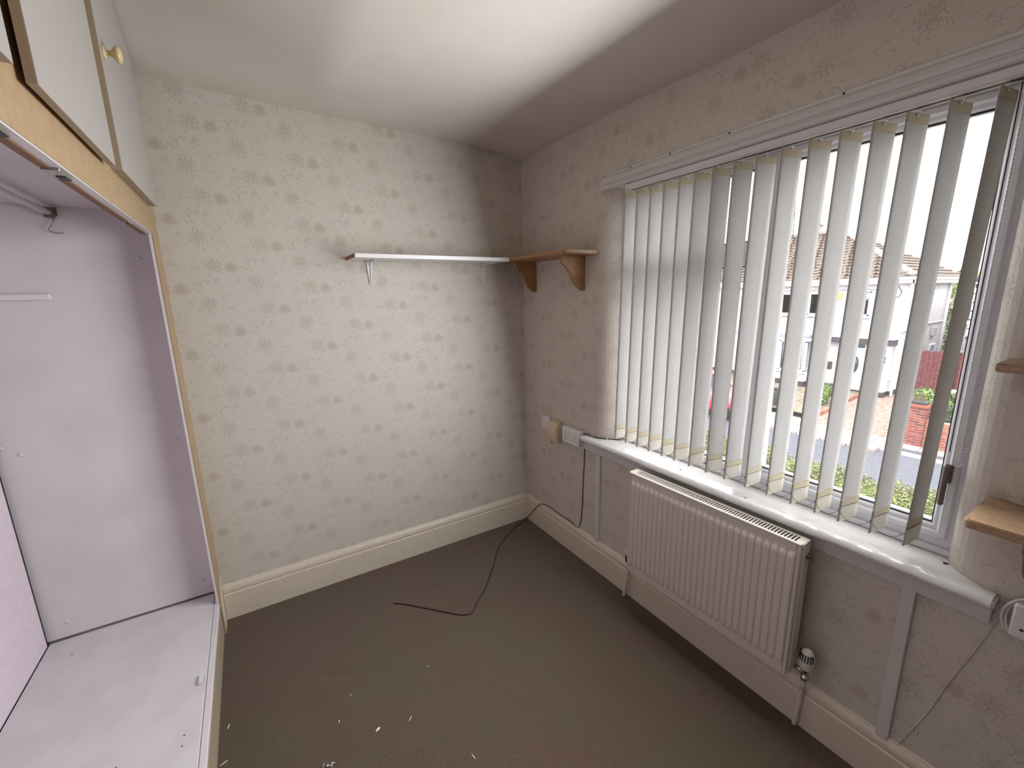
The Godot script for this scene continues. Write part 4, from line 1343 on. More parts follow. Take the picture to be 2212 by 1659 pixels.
func white_house() -> void:
	var t := thing("semi_detached_house", "white rendered house with brown tiled hip roof across the road", "house", Vector3(0, 0, 0))
	var X := 19.0; var Z := -3.66; var ZL := -15.0; var XB := 24.3; var EY := 1.72; var BY := -2.5
	var st := mb()
	bx(st, Vector3(X, BY, ZL), Vector3(XB, EY, Z))
	obj("wall", st, M.render_white, t)
	st = mb()
	bx(st, Vector3(X - 0.03, BY - 0.2, ZL), Vector3(XB, BY + 0.16, Z + 0.03))
	obj("plinth", st, M.black_paint, t)
	# quoin blocks up the near corner
	for k in 8:
		st = mb()
		bx(st, Vector3(X - 0.03, -0.30 + k * 0.245, Z - 0.36), Vector3(X + 0.1, -0.30 + k * 0.245 + 0.232, Z + 0.02), 0.012)
		obj("quoin", st, M.render_white, t)
	# eaves: soffit, fascia, gutter
	st = mb()
	bx(st, Vector3(X - 0.28, EY - 0.02, ZL), Vector3(XB + 0.28, EY + 0.02, Z + 0.28))
	bx(st, Vector3(X - 0.30, EY - 0.04, ZL), Vector3(X - 0.26, EY + 0.12, Z + 0.30))
	bx(st, Vector3(X - 0.30, EY - 0.04, Z + 0.26), Vector3(XB + 0.3, EY + 0.12, Z + 0.30))
	obj("fascia", st, M.white_trim, t)
	st = mb()
	bx(st, Vector3(X - 0.40, EY + 0.08, ZL), Vector3(X - 0.30, EY + 0.20, Z + 0.40), 0.03)
	bx(st, Vector3(X - 0.30, EY + 0.08, Z + 0.30), Vector3(XB + 0.3, EY + 0.20, Z + 0.40), 0.03)
	obj("gutter", st, M.white_trim, t)
	# roof: front slope, hip slope, back slope
	var e0 := Vector3(X - 0.36, EY + 0.16, ZL); var e1 := Vector3(X - 0.36, EY + 0.16, Z + 0.36)
	var e2 := Vector3(XB + 0.3, EY + 0.16, Z + 0.36)
	var e3 := Vector3(XB + 0.3, EY + 0.16, ZL)
	var apex := Vector3(21.65, 4.02, -6.9); var ridge := Vector3(21.65, 4.02, ZL)
	tiles(t, e0, e1, apex, ridge, 0.23, true)
	tiles(t, e1, e2, apex + Vector3(0.01, 0, 0), apex, 0.26, false)
	st = mb()
	quad(st, e3, e2, apex, ridge, Vector3(1, 1, 0))
	obj("roof_back", st, M.roof_tile, t)
	st = mb(true)
	tube(st, [e1 + Vector3(0.1, 0.06, -0.1), apex + Vector3(0, 0.06, 0)], 0.13, 10)
	obj("hip_tiles", st, M.ridge_tile, t)
	st = mb(true)
	tube(st, [e2 + Vector3(-0.1, 0.03, -0.1), apex + Vector3(0, 0.03, 0)], 0.08, 8)
	obj("hip_tiles", st, M.ridge_tile, t)
	st = mb(true)
	tube(st, [apex + Vector3(0, 0.06, 0), ridge + Vector3(0, 0.06, 0)], 0.11, 10)
	obj("ridge_tiles", st, M.ridge_tile, t)
	# chimney with pot
	st = mb()
	bx(st, Vector3(21.3, 3.8, -8.45), Vector3(21.9, 4.42, -7.86), 0.02)
	bx(st, Vector3(21.22, 4.42, -8.53), Vector3(21.98, 4.52, -7.80), 0.02)
	var chim := obj("chimney", st, M.ridge_tile, t)
	st = mb(true)
	lathe(st, [Vector2(0.16, 0), Vector2(0.15, 0.22), Vector2(0.18, 0.24), Vector2(0.18, 0.30), Vector2(0.12, 0.31), Vector2(0.0, 0.31)], Transform3D(Basis(), Vector3(21.6, 4.52, -8.05)), 14)
	obj("chimney_pot", st, M.clay_pot, chim)
	# aerial mast
	st = mb()
	tube(st, [Vector3(21.5, 3.95, -8.93), Vector3(21.5, 5.75, -8.98)], 0.022, 6)
	for y in [5.15, 4.35]:
		tube(st, [Vector3(21.5, y, -9.12), Vector3(21.5, y, -8.47)], 0.014, 5)
	for k in 5:
		tube(st, [Vector3(21.35, 5.15, -9.2 + 0.14 * k), Vector3(21.65, 5.15, -9.2 + 0.14 * k)], 0.01, 4)
	obj("aerial", st, M.rail_black, t)
	# first floor windows
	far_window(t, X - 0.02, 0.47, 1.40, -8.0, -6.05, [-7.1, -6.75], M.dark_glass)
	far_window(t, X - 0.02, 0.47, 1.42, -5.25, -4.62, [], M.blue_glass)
	st = mb()
	bx(st, Vector3(X - 0.09, 1.08, -5.22), Vector3(X - 0.03, 1.14, -4.70), 0.01)
	bx(st, Vector3(X - 0.09, 1.34, -5.22), Vector3(X - 0.03, 1.40, -4.70), 0.01)
	bx(st, Vector3(X - 0.09, 1.08, -4.76), Vector3(X - 0.03, 1.40, -4.70), 0.01)
	bx(st, Vector3(X - 0.09, 1.08, -5.22), Vector3(X - 0.03, 1.40, -5.16), 0.01)
	obj("vent_light", st, M.white_trim, t)
	st = mb()
	bx(st, Vector3(X - 0.03, 1.47, -8.1), Vector3(X + 0.02, 1.50, -4.5))
	obj("lintel_band", st, M.lead_grey, t)
	# ground floor bay with a lead topped canopy; striped blinds behind the glass
	st = mb()
	bx(st, Vector3(X - 0.62, -0.46, -9.6), Vector3(X, -0.34, -6.32), 0.01)
	var bay := obj("bay_roof", st, M.lead_grey, t)
	st = mb()
	bx(st, Vector3(X - 0.58, -0.62, -9.55), Vector3(X, -0.461, -6.36), 0.01)
	obj("bay_fascia", st, M.white_trim, bay)
	st = mb()
	bx(st, Vector3(X - 0.52, BY + 0.16, -9.5), Vector3(X + 0.02, -1.95, -6.40))
	obj("bay_wall", st, M.render_white, t)
	st = mb()
	bx(st, Vector3(X - 0.54, BY - 0.2, -9.5), Vector3(X + 0.02, BY + 0.16, -6.38))
	obj("bay_plinth", st, M.black_paint, t)
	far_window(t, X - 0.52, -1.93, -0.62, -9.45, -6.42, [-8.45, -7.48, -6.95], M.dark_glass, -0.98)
	for k in 26:
		st = mb()
		var z := -9.35 + k * 0.112
		bx(st, Vector3(X - 0.506, -1.86, z - 0.022), Vector3(X - 0.501, -0.68, z + 0.022))
		obj("blind_strip", st, M.white_trim, t)
	# porch: black fascia, white door, pilaster with the house number
	st = mb()
	bx(st, Vector3(18.42, -0.56, -6.0), Vector3(X + 0.02, -0.33, -3.58), 0.01)
	obj("porch_fascia", st, M.black_paint, t)
	st = mb()
	bx(st, Vector3(18.40, -0.345, -6.02), Vector3(X + 0.02, -0.315, -3.56), 0.005)
	obj("porch_roof", st, M.white_trim, t)
	st = mb()
	bx(st, Vector3(18.50, BY + 0.16, -4.02), Vector3(X + 0.02, -0.56, -3.70), 0.01)
	bx(st, Vector3(18.47, -0.72, -4.05), Vector3(X, -0.66, -3.67), 0.008)
	bx(st, Vector3(18.45, -1.92, -4.06), Vector3(X, -1.86, -3.66), 0.008)
	var pil := obj("pilaster", st, M.render_white, t)
	st = mb()
	bx(st, Vector3(18.48, BY - 0.2, -4.04), Vector3(X + 0.02, BY + 0.16, -3.68), 0.008)
	obj("pilaster_base", st, M.black_paint, pil)
	var tm := TextMesh.new()
	var sf := SystemFont.new()
	sf.font_names = PackedStringArray(["Droid Sans"])
	sf.font_weight = 700
	tm.font = sf
	tm.text = "6"
	tm.font_size = 64
	tm.pixel_size = 0.0032
	tm.depth = 0.02
	var num := put("house_number", tm, M.lead_grey, pil)
	num.position = Vector3(18.49, -0.86, -3.86)
	num.rotation.y = -PI / 2
	for e in [[-1.03, 0.055], [-1.17, 0.06]]:
		st = mb()
		bx(st, Vector3(18.485, e[0] - e[1], -3.97), Vector3(18.505, e[0] + e[1], -3.75), 0.006)
		obj("name_plate", st, M.black_paint, pil)
	st = mb()
	bx(st, Vector3(X - 0.10, BY + 0.05, -4.98), Vector3(X + 0.02, -0.57, -4.36), 0.01)
	obj("door_frame", st, M.white_trim, t)
	st = mb()
	bx(st, Vector3(X - 0.13, BY + 0.12, -4.95), Vector3(X - 0.09, -0.82, -4.52), 0.01)
	for e in [[-2.2, -1.95], [-1.0, -0.90]]:
		bx(st, Vector3(X - 0.14, e[0], -4.90), Vector3(X - 0.12, e[1], -4.57), 0.006)
	var dr := obj("front_door", st, M.white_trim, t)
	st = mb()
	bx(st, Vector3(X - 0.12, -0.76, -4.90), Vector3(X - 0.09, -0.62, -4.56), 0.004)
	obj("fanlight", st, M.blue_glass, dr)
	st = mb(true)
	lathe(st, [Vector2(0, 0), Vector2(0.15, 0), Vector2(0.15, 0.02), Vector2(0, 0.02)], Transform3D(Basis(Vector3(0, 0, 1), Vector3(-1, 0, 0), Vector3(0, -2.3, 0)), Vector3(X - 0.125, -1.42, -4.83)), 18)
	obj("oval_glass", st, M.dark_glass, dr)
	st = mb()
	bx(st, Vector3(X - 0.12, -1.74, -5.98), Vector3(X, -1.42, -5.62), 0.02)
	obj("meter_box", st, M.black_paint, t)
	st = mb()
	bx(st, Vector3(X - 0.10, 1.12, -5.82), Vector3(X, 1.38, -5.58), 0.02)
	obj("alarm_box", st, M.alarm_yellow, t)
	# pipes down the near corner, cables under the eaves
	st = mb(true)
	tube(st, [Vector3(X - 0.06, 1.36, Z + 0.05), Vector3(X - 0.06, -0.10, Z + 0.05), Vector3(X - 0.16, -0.30, Z + 0.12), Vector3(X - 0.16, -2.5, Z + 0.12)], 0.045, 8)
	tube(st, [Vector3(X - 0.2, 1.75, Z + 0.25), Vector3(X + 0.05, 1.45, Z + 0.14), Vector3(X - 0.06, 1.36, Z + 0.05)], 0.045, 8)
	obj("downpipe", st, M.white_trim, t)
	st = mb()
	bx(st, Vector3(X - 0.14, -0.12, Z + 0.10), Vector3(X + 0.35, -0.02, Z + 0.20), 0.02)
	obj("rain_hopper", st, M.lead_grey, t)
	st = mb(true)
	tube(st, curve([Vector3(X - 0.05, 1.60, Z - 0.20), Vector3(X - 0.07, 1.50, Z - 0.14), Vector3(X - 0.05, 1.40, Z - 0.08), Vector3(X - 0.07, 1.26, Z - 0.10), Vector3(X - 0.07, 1.18, Z - 0.20), Vector3(X - 0.06, 1.24, Z - 0.28)], 4), 0.014, 5)
	obj("cable_loop", st, M.rail_black, t)
	# side wall details
	st = mb(true)
	tube(st, [Vector3(23.75, 1.7, Z + 0.06), Vector3(23.75, -2.4, Z + 0.06)], 0.04, 8)
	tube(st, [Vector3(21.5, 0.10, Z + 0.05), Vector3(23.7, 0.12, Z + 0.05)], 0.03, 6)
	obj("waste_pipe", st, M.white_trim, t)
	st = mb()
	bx(st, Vector3(22.5, -0.46, Z), Vector3(22.95, -0.10, Z + 0.10), 0.02)
	obj("flue_cover", st, M.kerb_stone, t)
	st = mb()
	bx(st, Vector3(22.55, -1.15, Z), Vector3(23.25, -0.80, Z + 0.05), 0.02)
	var sw := obj("side_window", st, M.white_trim, t)
	st = mb()
	bx(st, Vector3(22.68, -1.08, Z + 0.05), Vector3(23.12, -0.87, Z + 0.056))
	obj("pane", st, M.blue_glass, sw)
	var arch := PackedVector2Array([Vector2(0, -0.4), Vector2(0.6, -0.4)])
	for k in 9:
		var a := PI * k / 8.0
		arch.append(Vector2(0.3 + 0.3 * cos(a), 0.02 + 0.12 * sin(a)))
	st = mb()
	extrude(st, arch, Transform3D(Basis(), Vector3(21.5, -0.95, Z - 0.01)), 0.03)
	obj("arched_vent", st, M.kerb_stone, t)

func gable_house() -> void:
	var t := thing("neighbour_house", "brick house with black and white boarded gable at the right edge", "house", Vector3.ZERO)
	var x := 20.0; var z := -2.06
	var st := mb()
	bx(st, Vector3(x, -2.6, z), Vector3(x + 7, 1.75, z + 6))
	obj("wall", st, M.mortar, t)
	st = mb()
	for r in 31:
		for c in 7:
			var zz := z + c * 0.225 - (0.1125 if r % 2 else 0.0)
			bx(st, Vector3(x - 0.012, -2.6 + r * 0.0755, maxf(zz, z - 0.005)), Vector3(x + 0.05, -2.6 + r * 0.0755 + 0.065, zz + 0.215))
	obj("bricks", st, M.brick_house, t).set_meta("kind", "stuff")
	st = mb()
	bx(st, Vector3(x - 0.03, -0.30, z - 0.03), Vector3(x + 0.1, -0.20, z + 6), 0.01)
	bx(st, Vector3(x - 0.02, -0.22, z - 0.02), Vector3(x + 0.1, 1.70, z + 6))
	obj("black_boarding", st, M.black_paint, t)
	for k in 5:
		st = mb()
		bx(st, Vector3(x - 0.05, -0.20 + k * 0.30, z - 0.03), Vector3(x + 0.05, -0.20 + k * 0.30 + 0.255, z + 5.9), 0.008)
		obj("white_board", st, M.white_trim, t)
	st = mb()
	bx(st, Vector3(x - 0.05, 1.29, z - 0.03), Vector3(x + 0.05, 1.46, z + 5.9), 0.008)
	obj("white_board", st, M.white_trim, t)
	st = mb()
	bx(st, Vector3(x - 0.45, 1.60, z - 0.22), Vector3(x + 0.2, 1.67, z + 6), 0.01)
	obj("soffit", st, M.white_trim, t)
	st = mb()
	bx(st, Vector3(x - 0.47, 1.67, z - 0.24), Vector3(x + 0.2, 1.80, z + 6), 0.01)
	obj("gutter", st, M.black_paint, t)
	tiles(t, Vector3(x - 0.45, 1.78, z + 6), Vector3(x - 0.45, 1.78, z - 0.24), Vector3(x + 2.6, 2.75, z + 2.2), Vector3(x + 2.6, 2.75, z + 6), 0.25, false)
	st = mb(true)
	tube(st, [Vector3(x - 0.42, 1.84, z - 0.20), Vector3(x + 2.6, 2.80, z + 2.2)], 0.10, 8)
	obj("hip_tiles", st, M.clay_pot, t)

func car(called: String, label: String, at: Vector3, turn: float, paint: Material) -> Node3D:
	# local: nose towards +z, wheels on y = 0
	var t := thing(called, label, "car", at)
	t.rotation.y = turn
	var st := mb(true)
	var rows := [[-2.0, 0.42, 0.80, 0.72], [-1.96, 0.30, 0.90, 0.80], [-1.6, 0.24, 0.94, 0.84], [-0.6, 0.22, 0.95, 0.86], [0.7, 0.22, 0.94, 0.86], [1.3, 0.24, 0.88, 0.83], [1.75, 0.26, 0.80, 0.76], [1.93, 0.30, 0.68, 0.66], [2.0, 0.38, 0.56, 0.55]]
	var ring := func(r: Array) -> Array:
		var y0: float = r[1]; var y1: float = r[2]; var w: float = r[3]
		var out := []
		for p in [Vector2(0.86, 0.0), Vector2(0.98, 0.22), Vector2(1.0, 0.55), Vector2(0.96, 0.85), Vector2(0.82, 0.98), Vector2(0.0, 1.03), Vector2(-0.82, 0.98), Vector2(-0.96, 0.85), Vector2(-1.0, 0.55), Vector2(-0.98, 0.22), Vector2(-0.86, 0.0)]:
			out.append(Vector3(p.x * w, lerpf(y0, y1, p.y), r[0]))
		return out
	for i in rows.size() - 1:
		var a: Array = ring.call(rows[i])
		var b: Array = ring.call(rows[i + 1])
		for k in a.size():
			var k2 := (k + 1) % a.size()
			quad(st, a[k], a[k2], b[k2], b[k], (a[k] + a[k2]) * 0.5 - Vector3(0, 0.5, a[k].z))
	for e in [rows[0], rows[-1]]:
		var a: Array = ring.call(e)
		for k in a.size():
			tri(st, Vector3(0, 0.5, e[0]), a[k], a[(k + 1) % a.size()], Vector3(0, 0, e[0]))
	obj("body", st, paint, t)
	st = mb()
	var cab := PackedVector2Array([Vector2(-1.85, 0.86), Vector2(0.85, 0.86), Vector2(0.15, 1.36), Vector2(-0.3, 1.43), Vector2(-1.3, 1.40), Vector2(-1.72, 1.15)])
	extrude(st, cab, Transform3D(Basis(Vector3(0, 0, 1), Vector3(0, 1, 0), Vector3(-1, 0, 0)), Vector3(0.66, 0, 0)), 1.32)
	obj("cabin", st, M.dark_glass, t)
	st = mb()
	var rf := PackedVector2Array([Vector2(0.18, 1.35), Vector2(-0.3, 1.44), Vector2(-1.3, 1.41), Vector2(-1.74, 1.14), Vector2(-1.80, 1.15), Vector2(-1.32, 1.46), Vector2(-0.3, 1.49), Vector2(0.22, 1.385)])
	extrude(st, rf, Transform3D(Basis(Vector3(0, 0, 1), Vector3(0, 1, 0), Vector3(-1, 0, 0)), Vector3(0.68, 0, 0)), 1.36)
	obj("roof", st, paint, t)
	for z in [-1.28, 1.28]:
		for s in [-1.0, 1.0]:
			st = mb(true)
			lathe(st, [Vector2(0, -0.10), Vector2(0.20, -0.10), Vector2(0.30, -0.09), Vector2(0.315, 0.0), Vector2(0.30, 0.09), Vector2(0.20, 0.10), Vector2(0, 0.10)], y_to(Vector3(s, 0, 0), Vector3(s * 0.74, 0.315, z)), 18)
			var w := obj("wheel", st, M.tyre, t)
			st = mb(true)
			lathe(st, [Vector2(0, 0.103), Vector2(0.05, 0.105), Vector2(0.19, 0.102), Vector2(0.2, 0.095)], y_to(Vector3(s, 0, 0), Vector3(s * 0.74, 0.315, z)), 14)
			obj("hub_cap", st, M.metal, w)
	st = mb()
	bx(st, Vector3(-0.42, 0.50, 1.93), Vector3(0.42, 0.60, 2.02), 0.01)
	bx(st, Vector3(-0.55, 0.33, 1.94), Vector3(0.55, 0.45, 2.03), 0.01)
	var gr := obj("grille", st, M.black_paint, t)
	st = mb()
	for k in 4:
		bx(st, Vector3(-0.54, 0.345 + k * 0.028, 2.03), Vector3(0.54, 0.352 + k * 0.028, 2.036))
	obj("grille_bars", st, M.lead_grey, gr)
	for s in [-1.0, 1.0]:
		st = mb()
		bx(st, Vector3(s * 0.60 - 0.13, 0.55, 1.78), Vector3(s * 0.60 + 0.13, 0.67, 1.97), 0.03)
		obj("headlamp", st, M.lamp_clear, t)
	return t

func street() -> void:
	var st := mb()
	bx(st, Vector3(0.27, -3.3, -60), Vector3(60, -3.02, 40))
	struct("ground", st, M.earth)
	st = mb()
	bx(st, Vector3(7.9, -3.1, -60), Vector3(13.32, GY, 40))
	struct("road", st, M.tarmac, "grey tarmac street")
	# pavement: kerb stones, tarmac strip, slabs laid one by one
	st = mb()
	bx(st, Vector3(13.32, -3.05, -60), Vector3(14.6, GY + 0.06, 40))
	var pv := struct("pavement", st, M.dark_tarmac, "pavement on the far side of the street")
	for k in 9:
		st = mb()
		var z := -2.0 + k * 0.92
		bx(st, Vector3(13.26, GY - 0.05, z), Vector3(13.40, GY + 0.075, z + 0.905), 0.015)
		obj("kerb_stone", st, M.kerb_stone, pv)
	rng.seed = 9
	for r in 3:
		for k in 13:
			var z := -6.6 + k * 0.66 + 0.33 * (r % 2)
			var x := 12.86 + r * 0.58
			if z > -2.15 and r < 2:
				x += 0.86 - r * 0.40
				if r == 1: continue
			st = mb()
			bx(st, Vector3(x, GY - 0.05, z), Vector3(x + 0.565, GY + 0.085 + rng.randf() * 0.008, z + 0.645), 0.01)
			obj("slab", st, M["slab_%d" % (rng.randi() % 3)], pv)
	# drive up to the house
	st = mb()
	quad(st, Vector3(14.3, GY + 0.09, -4.35), Vector3(14.3, GY + 0.09, -1.75), Vector3(18.9, -2.5, -1.75), Vector3(18.9, -2.5, -4.35), Vector3.UP)
	quad(st, Vector3(18.9, -2.5, -4.35), Vector3(18.9, -2.5, -1.0), Vector3(26, -2.45, -1.0), Vector3(26, -2.45, -4.35), Vector3.UP)
	bx(st, Vector3(14.3, -3.05, -4.35), Vector3(26, -3.0, -1.0))
	struct("path", st, M.drive_concrete, "pinkish concrete drive")
	st = mb()
	quad(st, Vector3(15.0, -2.80, -16), Vector3(15.0, -2.80, -4.35), Vector3(19.0, -2.52, -4.35), Vector3(19.0, -2.52, -16), Vector3.UP)
	quad(st, Vector3(14.5, -2.95, -1.45), Vector3(14.5, -2.95, 6), Vector3(21, -2.55, 6), Vector3(21, -2.55, -1.45), Vector3.UP)
	bx(st, Vector3(15.0, -3.05, -16), Vector3(19.0, -3.02, 6))
	struct("terrain", st, M.earth)
	# brick edging, left of the drive
	rng.seed = 12
	var ed := thing("brick_edging", "low red brick edging along the left side of the drive", "edging", Vector3.ZERO)
	for k in 22:
		for r in 2:
			st = mb()
			var x := 14.9 + k * 0.16
			bx(st, Vector3(x, -2.86 + k * 0.012 + r * 0.07, -4.38 + r * 0.01), Vector3(x + 0.15, -2.79 + k * 0.012 + r * 0.07, -4.28), 0.008)
			obj("brick", st, M["brick_%d" % [0, 1, 3][rng.randi() % 3]], ed)
	# gate pier, low wall and railings, right of the drive
	rng.seed = 14
	var p := thing("brick_pier", "red brick gate pier with a flat red cap right of the drive", "pier", Vector3.ZERO)
	brick_run(p, Vector3(14.15, -2.87, -1.80), Vector3(14.60, -1.76, -1.36), [0, 1, 2, 0])
	st = mb()
	bx(st, Vector3(14.12, -1.76, -1.83), Vector3(14.63, -1.69, -1.33), 0.01)
	obj("cap_stone", st, M.brick_1, p)
	var lw := thing("garden_wall", "low buff and red brick garden wall right of the gate pier", "wall", Vector3.ZERO)
	brick_run(lw, Vector3(14.20, -2.87, -1.355), Vector3(14.42, -2.10, 0.35), [3, 4, 1, 3])
	var rl := thing("railings", "black metal railings on top of the low brick wall", "railings", Vector3.ZERO)
	st = mb()
	for y in [-2.02, -1.68]:
		bx(st, Vector3(14.29, y, -1.34), Vector3(14.33, y + 0.03, 0.35), 0.004)
	obj("rail", st, M.rail_black, rl)
	for k in 15:
		st = mb()
		bx(st, Vector3(14.30, -2.10, -1.32 + k * 0.11), Vector3(14.32, -1.60, -1.302 + k * 0.11), 0.003)
		obj("bar", st, M.rail_black, rl)
	# dead stalks standing on the pier
	var ds := thing("dead_plant", "pot of dry brown stalks standing on the gate pier", "plant", Vector3(14.38, -1.69, -1.6))
	st = mb()
	rng.seed = 15
	for k in 26:
		var b := Vector3(rng.randf_range(-0.12, 0.12), 0.08, rng.randf_range(-0.16, 0.16))
		tube(st, [b, b + Vector3(rng.randf_range(-0.06, 0.06), rng.randf_range(0.10, 0.26), rng.randf_range(-0.06, 0.06))], 0.006, 4)
	obj("stalk", st, M.stem, ds).set_meta("kind", "stuff")
	st = mb()
	bx(st, Vector3(-0.15, 0, -0.19), Vector3(0.15, 0.09, 0.19), 0.02)
	obj("trough", st, M.rail_black, ds)
	# dark red boundary wall and gate beside the white house
	var fn := thing("side_gate", "tall dark red boarded gate beside the white house", "gate", Vector3.ZERO)
	for k in 9:
		st = mb()
		bx(st, Vector3(21.0 - 0.004 * (k % 2), -2.6, -3.58 + k * 0.132), Vector3(21.04, -0.93 + 0.01 * (k % 3), -3.58 + k * 0.132 + 0.127), 0.004)
		obj("board", st, M.fence_red, fn)
	fn = thing("side_wall", "dark red boundary wall against the brick house", "wall", Vector3.ZERO)
	st = mb()
	bx(st, Vector3(21.1, -2.6, -2.42), Vector3(21.3, -0.92, -2.07), 0.01)
	obj("wall_panel", st, M.fence_red, fn)
	st = mb()
	bx(st, Vector3(21.02, -0.92, -2.44), Vector3(21.34, -0.86, -2.07), 0.01)
	obj("coping", st, M.lead_grey, fn)
	var ga := thing("garage", "small pale garage seen between the two houses", "garage", Vector3.ZERO)
	st = mb()
	bx(st, Vector3(24.9, -2.5, -3.3), Vector3(26.5, -0.10, -2.15))
	obj("wall", st, M.render_white, ga)
	st = mb()
	bx(st, Vector3(24.8, -0.10, -3.32), Vector3(26.6, 0.02, -2.12), 0.01)
	obj("roof", st, M.white_trim, ga)
	# lattice fence and weathered gatepost, left of the drive
	var lf := thing("lattice_fence", "dark green lattice fence in front of the white house", "fence", Vector3.ZERO)
	for z in [-7.4, -6.42, -5.44]:
		st = mb()
		bx(st, Vector3(15.16, -2.85, z - 0.04), Vector3(15.24, -2.02, z + 0.04), 0.006)
		obj("post", st, M.old_wood, lf)
	for y in [-2.78, -2.10]:
		st = mb()
		bx(st, Vector3(15.17, y, -7.4), Vector3(15.23, y + 0.05, -5.44), 0.006)
		obj("rail", st, M.lattice_green, lf)
	for d in [-1.0, 1.0]:
		for k in 15:
			st = mb()
			var z := -7.3 + k * 0.135
			var a := Vector3(15.19 + 0.012 * d, -2.75, z)
			var b := Vector3(15.19 + 0.012 * d, -2.08, clampf(z + d * 0.62, -7.4, -5.44))
			var q := Transform3D(frame_to(b - a), (a + b) * 0.5)
			bx(st, Vector3(-0.022, -0.005, -(b - a).length() * 0.5), Vector3(0.022, 0.005, (b - a).length() * 0.5), 0.0, q)
			obj("lath", st, M.lattice_green, lf)
	st = mb()
	bx(st, Vector3(15.26, -2.85, -7.4), Vector3(15.28, -2.06, -5.44))
	obj("backing", st, M.lattice_green, lf)
	var gp := thing("gatepost", "weathered timber gatepost with peeling sides at the drive", "post", Vector3(15.1, -2.88, -4.52))
	st = mb()
	bx(st, Vector3(-0.07, 0, -0.09), Vector3(0.07, 0.92, 0.05), 0.015)
	obj("post", st, M.old_wood, gp)
	st = mb()
	bx(st, Vector3(-0.05, 0, 0.052), Vector3(0.05, 1.06, 0.11), 0.012)
	obj("gate_stile", st, M.stem, gp)
	for y in [0.62, 0.72]:
		st = mb()
		bx(st, Vector3(-0.078, y, -0.005), Vector3(-0.068, y + 0.06, 0.025), 0.003)
		obj("hinge_plate", st, M.white_trim, gp)
	# planting
	var greens := [Color(0.14, 0.21, 0.05), Color(0.09, 0.155, 0.035), Color(0.21, 0.25, 0.08), Color(0.07, 0.12, 0.035)]
	var dark := [Color(0.07, 0.11, 0.04), Color(0.11, 0.15, 0.06), Color(0.16, 0.19, 0.08)]
	bush("front_shrub", "green shrub beside the drive in front of the white door", Vector3(16.7, -2.70, -4.95), Vector3(0.50, 0.42, 0.42), 1500, 0.085, greens)
	bush("garden_shrub", "tall yellow green shrub behind the gate pier", Vector3(15.5, -2.62, -1.62), Vector3(0.6, 0.72, 0.55), 2400, 0.095, greens)
	var rb := bush("rose_bush", "bush topped with white roses behind the railings", Vector3(15.4, -2.62, -0.75), Vector3(0.75, 0.62, 0.75), 2800, 0.095, greens)
	rng.seed = 19
	for k in 22:
		st = mb(true)
		lathe(st, [Vector2(0, -0.03), Vector2(0.04, -0.01), Vector2(0.055, 0.02), Vector2(0.02, 0.025), Vector2(0, 0.01)], Transform3D(Basis(), Vector3(rng.randf_range(-0.5, 0.4), 1.20 + rng.randf_range(-0.12, 0.10), rng.randf_range(-0.55, 0.45))), 7)
		obj("rose", st, M.petal_white, rb)
	bush("tree", "olive tree top over the brick house roof", Vector3(30.5, -2.5, -3.3), Vector3(2.2, 2.7, 2.2), 5200, 0.26, [Color(0.26, 0.28, 0.15), Color(0.18, 0.21, 0.10), Color(0.33, 0.33, 0.20)], "tree", 10)
	bush("tree", "dark evergreen between the white house and the brick gable", Vector3(28.5, -2.5, -3.6), Vector3(1.3, 2.1, 1.3), 3600, 0.20, dark, "tree", 9)
	bush("tree", "small tree tip poking above the white house roof", Vector3(31.5, -2.5, -7.35), Vector3(0.9, 2.95, 0.9), 1800, 0.20, dark, "tree", 9)
	# privet hedge in front of our own house
	var hd := thing("privet_hedge", "clipped green and yellow privet hedge below the window", "hedge", Vector3.ZERO)
	st = mb()
	bx(st, Vector3(6.55, -3.02, -9.0), Vector3(7.45, -1.80, 3.2), 0.1)
	obj("core", st, M.leaf_core, hd)
	rng.seed = 23
	var spots := []
	for k in 80000:
		var z := rng.randf_range(-5.5, 3.0)
		var pick := rng.randf()
		var wob := 0.06 * sin(z * 5.0) + 0.04 * sin(z * 13.0 + 1.0)
		if pick < 0.52:
			spots.append([Vector3(rng.randf_range(6.5, 7.55), -1.74 + wob + rng.randf_range(-0.10, 0.05), z), Vector3.UP])
		elif pick < 0.94:
			spots.append([Vector3(6.50 + rng.randf_range(-0.07, 0.06), rng.randf_range(-2.9, -1.72) + wob * 0.3, z), Vector3(-1, 0.2, 0)])
		else:
			spots.append([Vector3(7.52 + rng.randf_range(-0.06, 0.07), rng.randf_range(-2.6, -1.72), z), Vector3(1, 0.2, 0)])
	leaves("foliage", spots, 0.040, [Color(0.13, 0.17, 0.045), Color(0.19, 0.20, 0.065), Color(0.10, 0.145, 0.04), Color(0.22, 0.205, 0.09), Color(0.16, 0.13, 0.085), Color(0.07, 0.115, 0.035)], hd)
	# cars and the overhead cable
	car("parked_car", "red car parked at the far kerb, glimpsed between the slats", Vector3(13.25, GY, -7.55), 0.0, M.car_red)
	car("parked_car", "white car parked just beyond the hedge, its bonnet tip showing", Vector3(9.55, GY, 2.15), PI, M.car_white)
	st = mb()
	var wire := []
	for k in 25:
		var f := k / 24.0
		wire.append(Vector3(12.0, 3.72 - 0.14 * f * f - 0.25 * f * (1.0 - f), -8.0 + 12.0 * f))
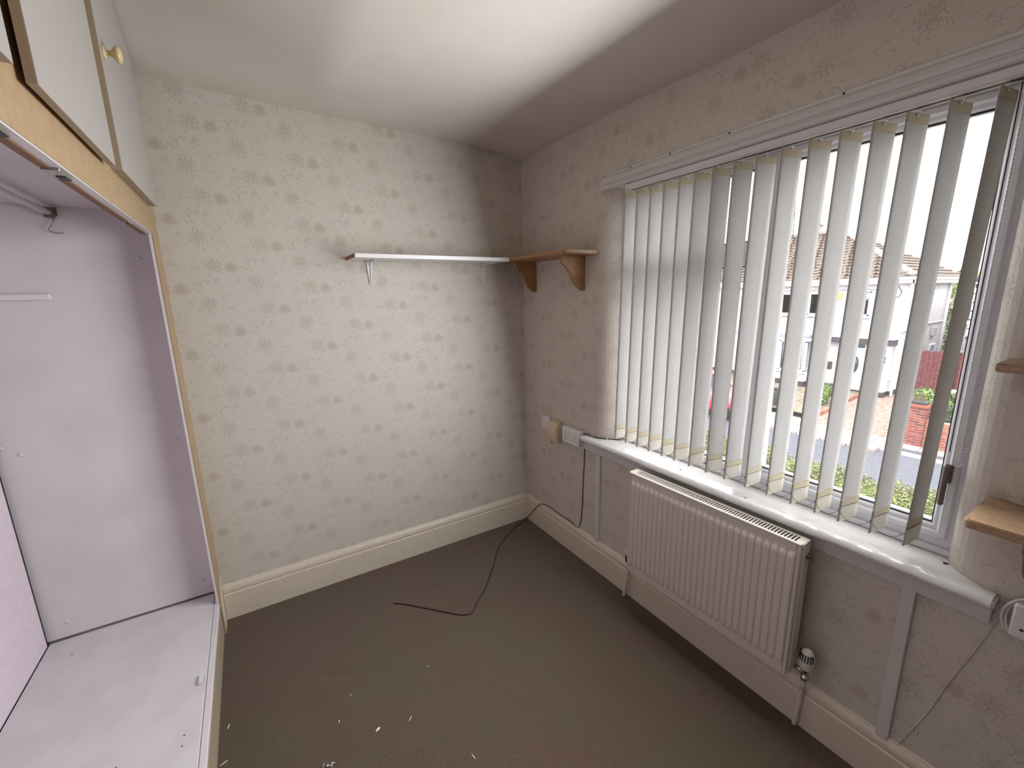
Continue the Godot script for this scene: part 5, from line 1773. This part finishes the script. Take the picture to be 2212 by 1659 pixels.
	tube(st, wire, 0.005, 4)
	tag(obj("overhead_cable", st, M.lead_grey), "thin overhead cable crossing the white sky", "cable")

# ------------------------------------------------------------------ build
func _ready() -> void:
	var cam := Camera3D.new()
	cam.name = "camera"
	add_child(cam)
	cam.transform = Transform3D(Basis(Vector3(0.850464, -0.021153, 0.525607), Vector3(0.124665, 0.978831, -0.162322), Vector3(-0.511047, 0.203573, 0.835098)), Vector3(-1.52888, 1.55795, 2.33687))
	cam.fov = 83.9947
	cam.near = 0.05
	cam.far = 200.0
	cam.current = true
	var env := Environment.new()
	var sky := Sky.new()
	var sm := ProceduralSkyMaterial.new()
	sm.sky_top_color = Color(0.99, 0.99, 1.0)
	sm.sky_horizon_color = Color(0.98, 0.985, 1.0)
	sm.ground_horizon_color = Color(0.62, 0.61, 0.60)
	sm.ground_bottom_color = Color(0.50, 0.48, 0.46)
	sm.sun_angle_max = 0.0
	sm.sky_energy_multiplier = SKY_ENERGY
	sm.ground_energy_multiplier = SKY_ENERGY * 0.5
	sky.sky_material = sm
	env.background_mode = Environment.BG_SKY
	env.sky = sky
	env.tonemap_mode = Environment.TONE_MAPPER_LINEAR
	env.tonemap_exposure = EXPOSURE
	env.sdfgi_enabled = true
	env.ssao_enabled = true
	env.ssil_enabled = true
	var we := WorldEnvironment.new()
	we.name = "environment"
	we.environment = env
	add_child(we)
	# added unseen area light before the blind, boosting the daylight from the window
	var fill_light := AreaLight3D.new()
	fill_light.name = "added_window_fill"
	fill_light.area_size = Vector2(1.26, 0.96)
	fill_light.light_color = Color(0.965, 0.985, 1.0)
	fill_light.light_energy = FILL_ENERGY
	fill_light.shadow_enabled = true
	fill_light.transform = Transform3D(Basis(Vector3(0, 1, 0), PI / 2) * Basis(Vector3(1, 0, 0), deg_to_rad(-12.0)), Vector3(-0.15, 1.55, 1.40))
	add_child(fill_light)
	materials()
	room()
	window()
	white_house()
	gable_house()
	street()
	blind()
	wardrobe()
	shelves()
	radiator()
	electrics()
	litter()
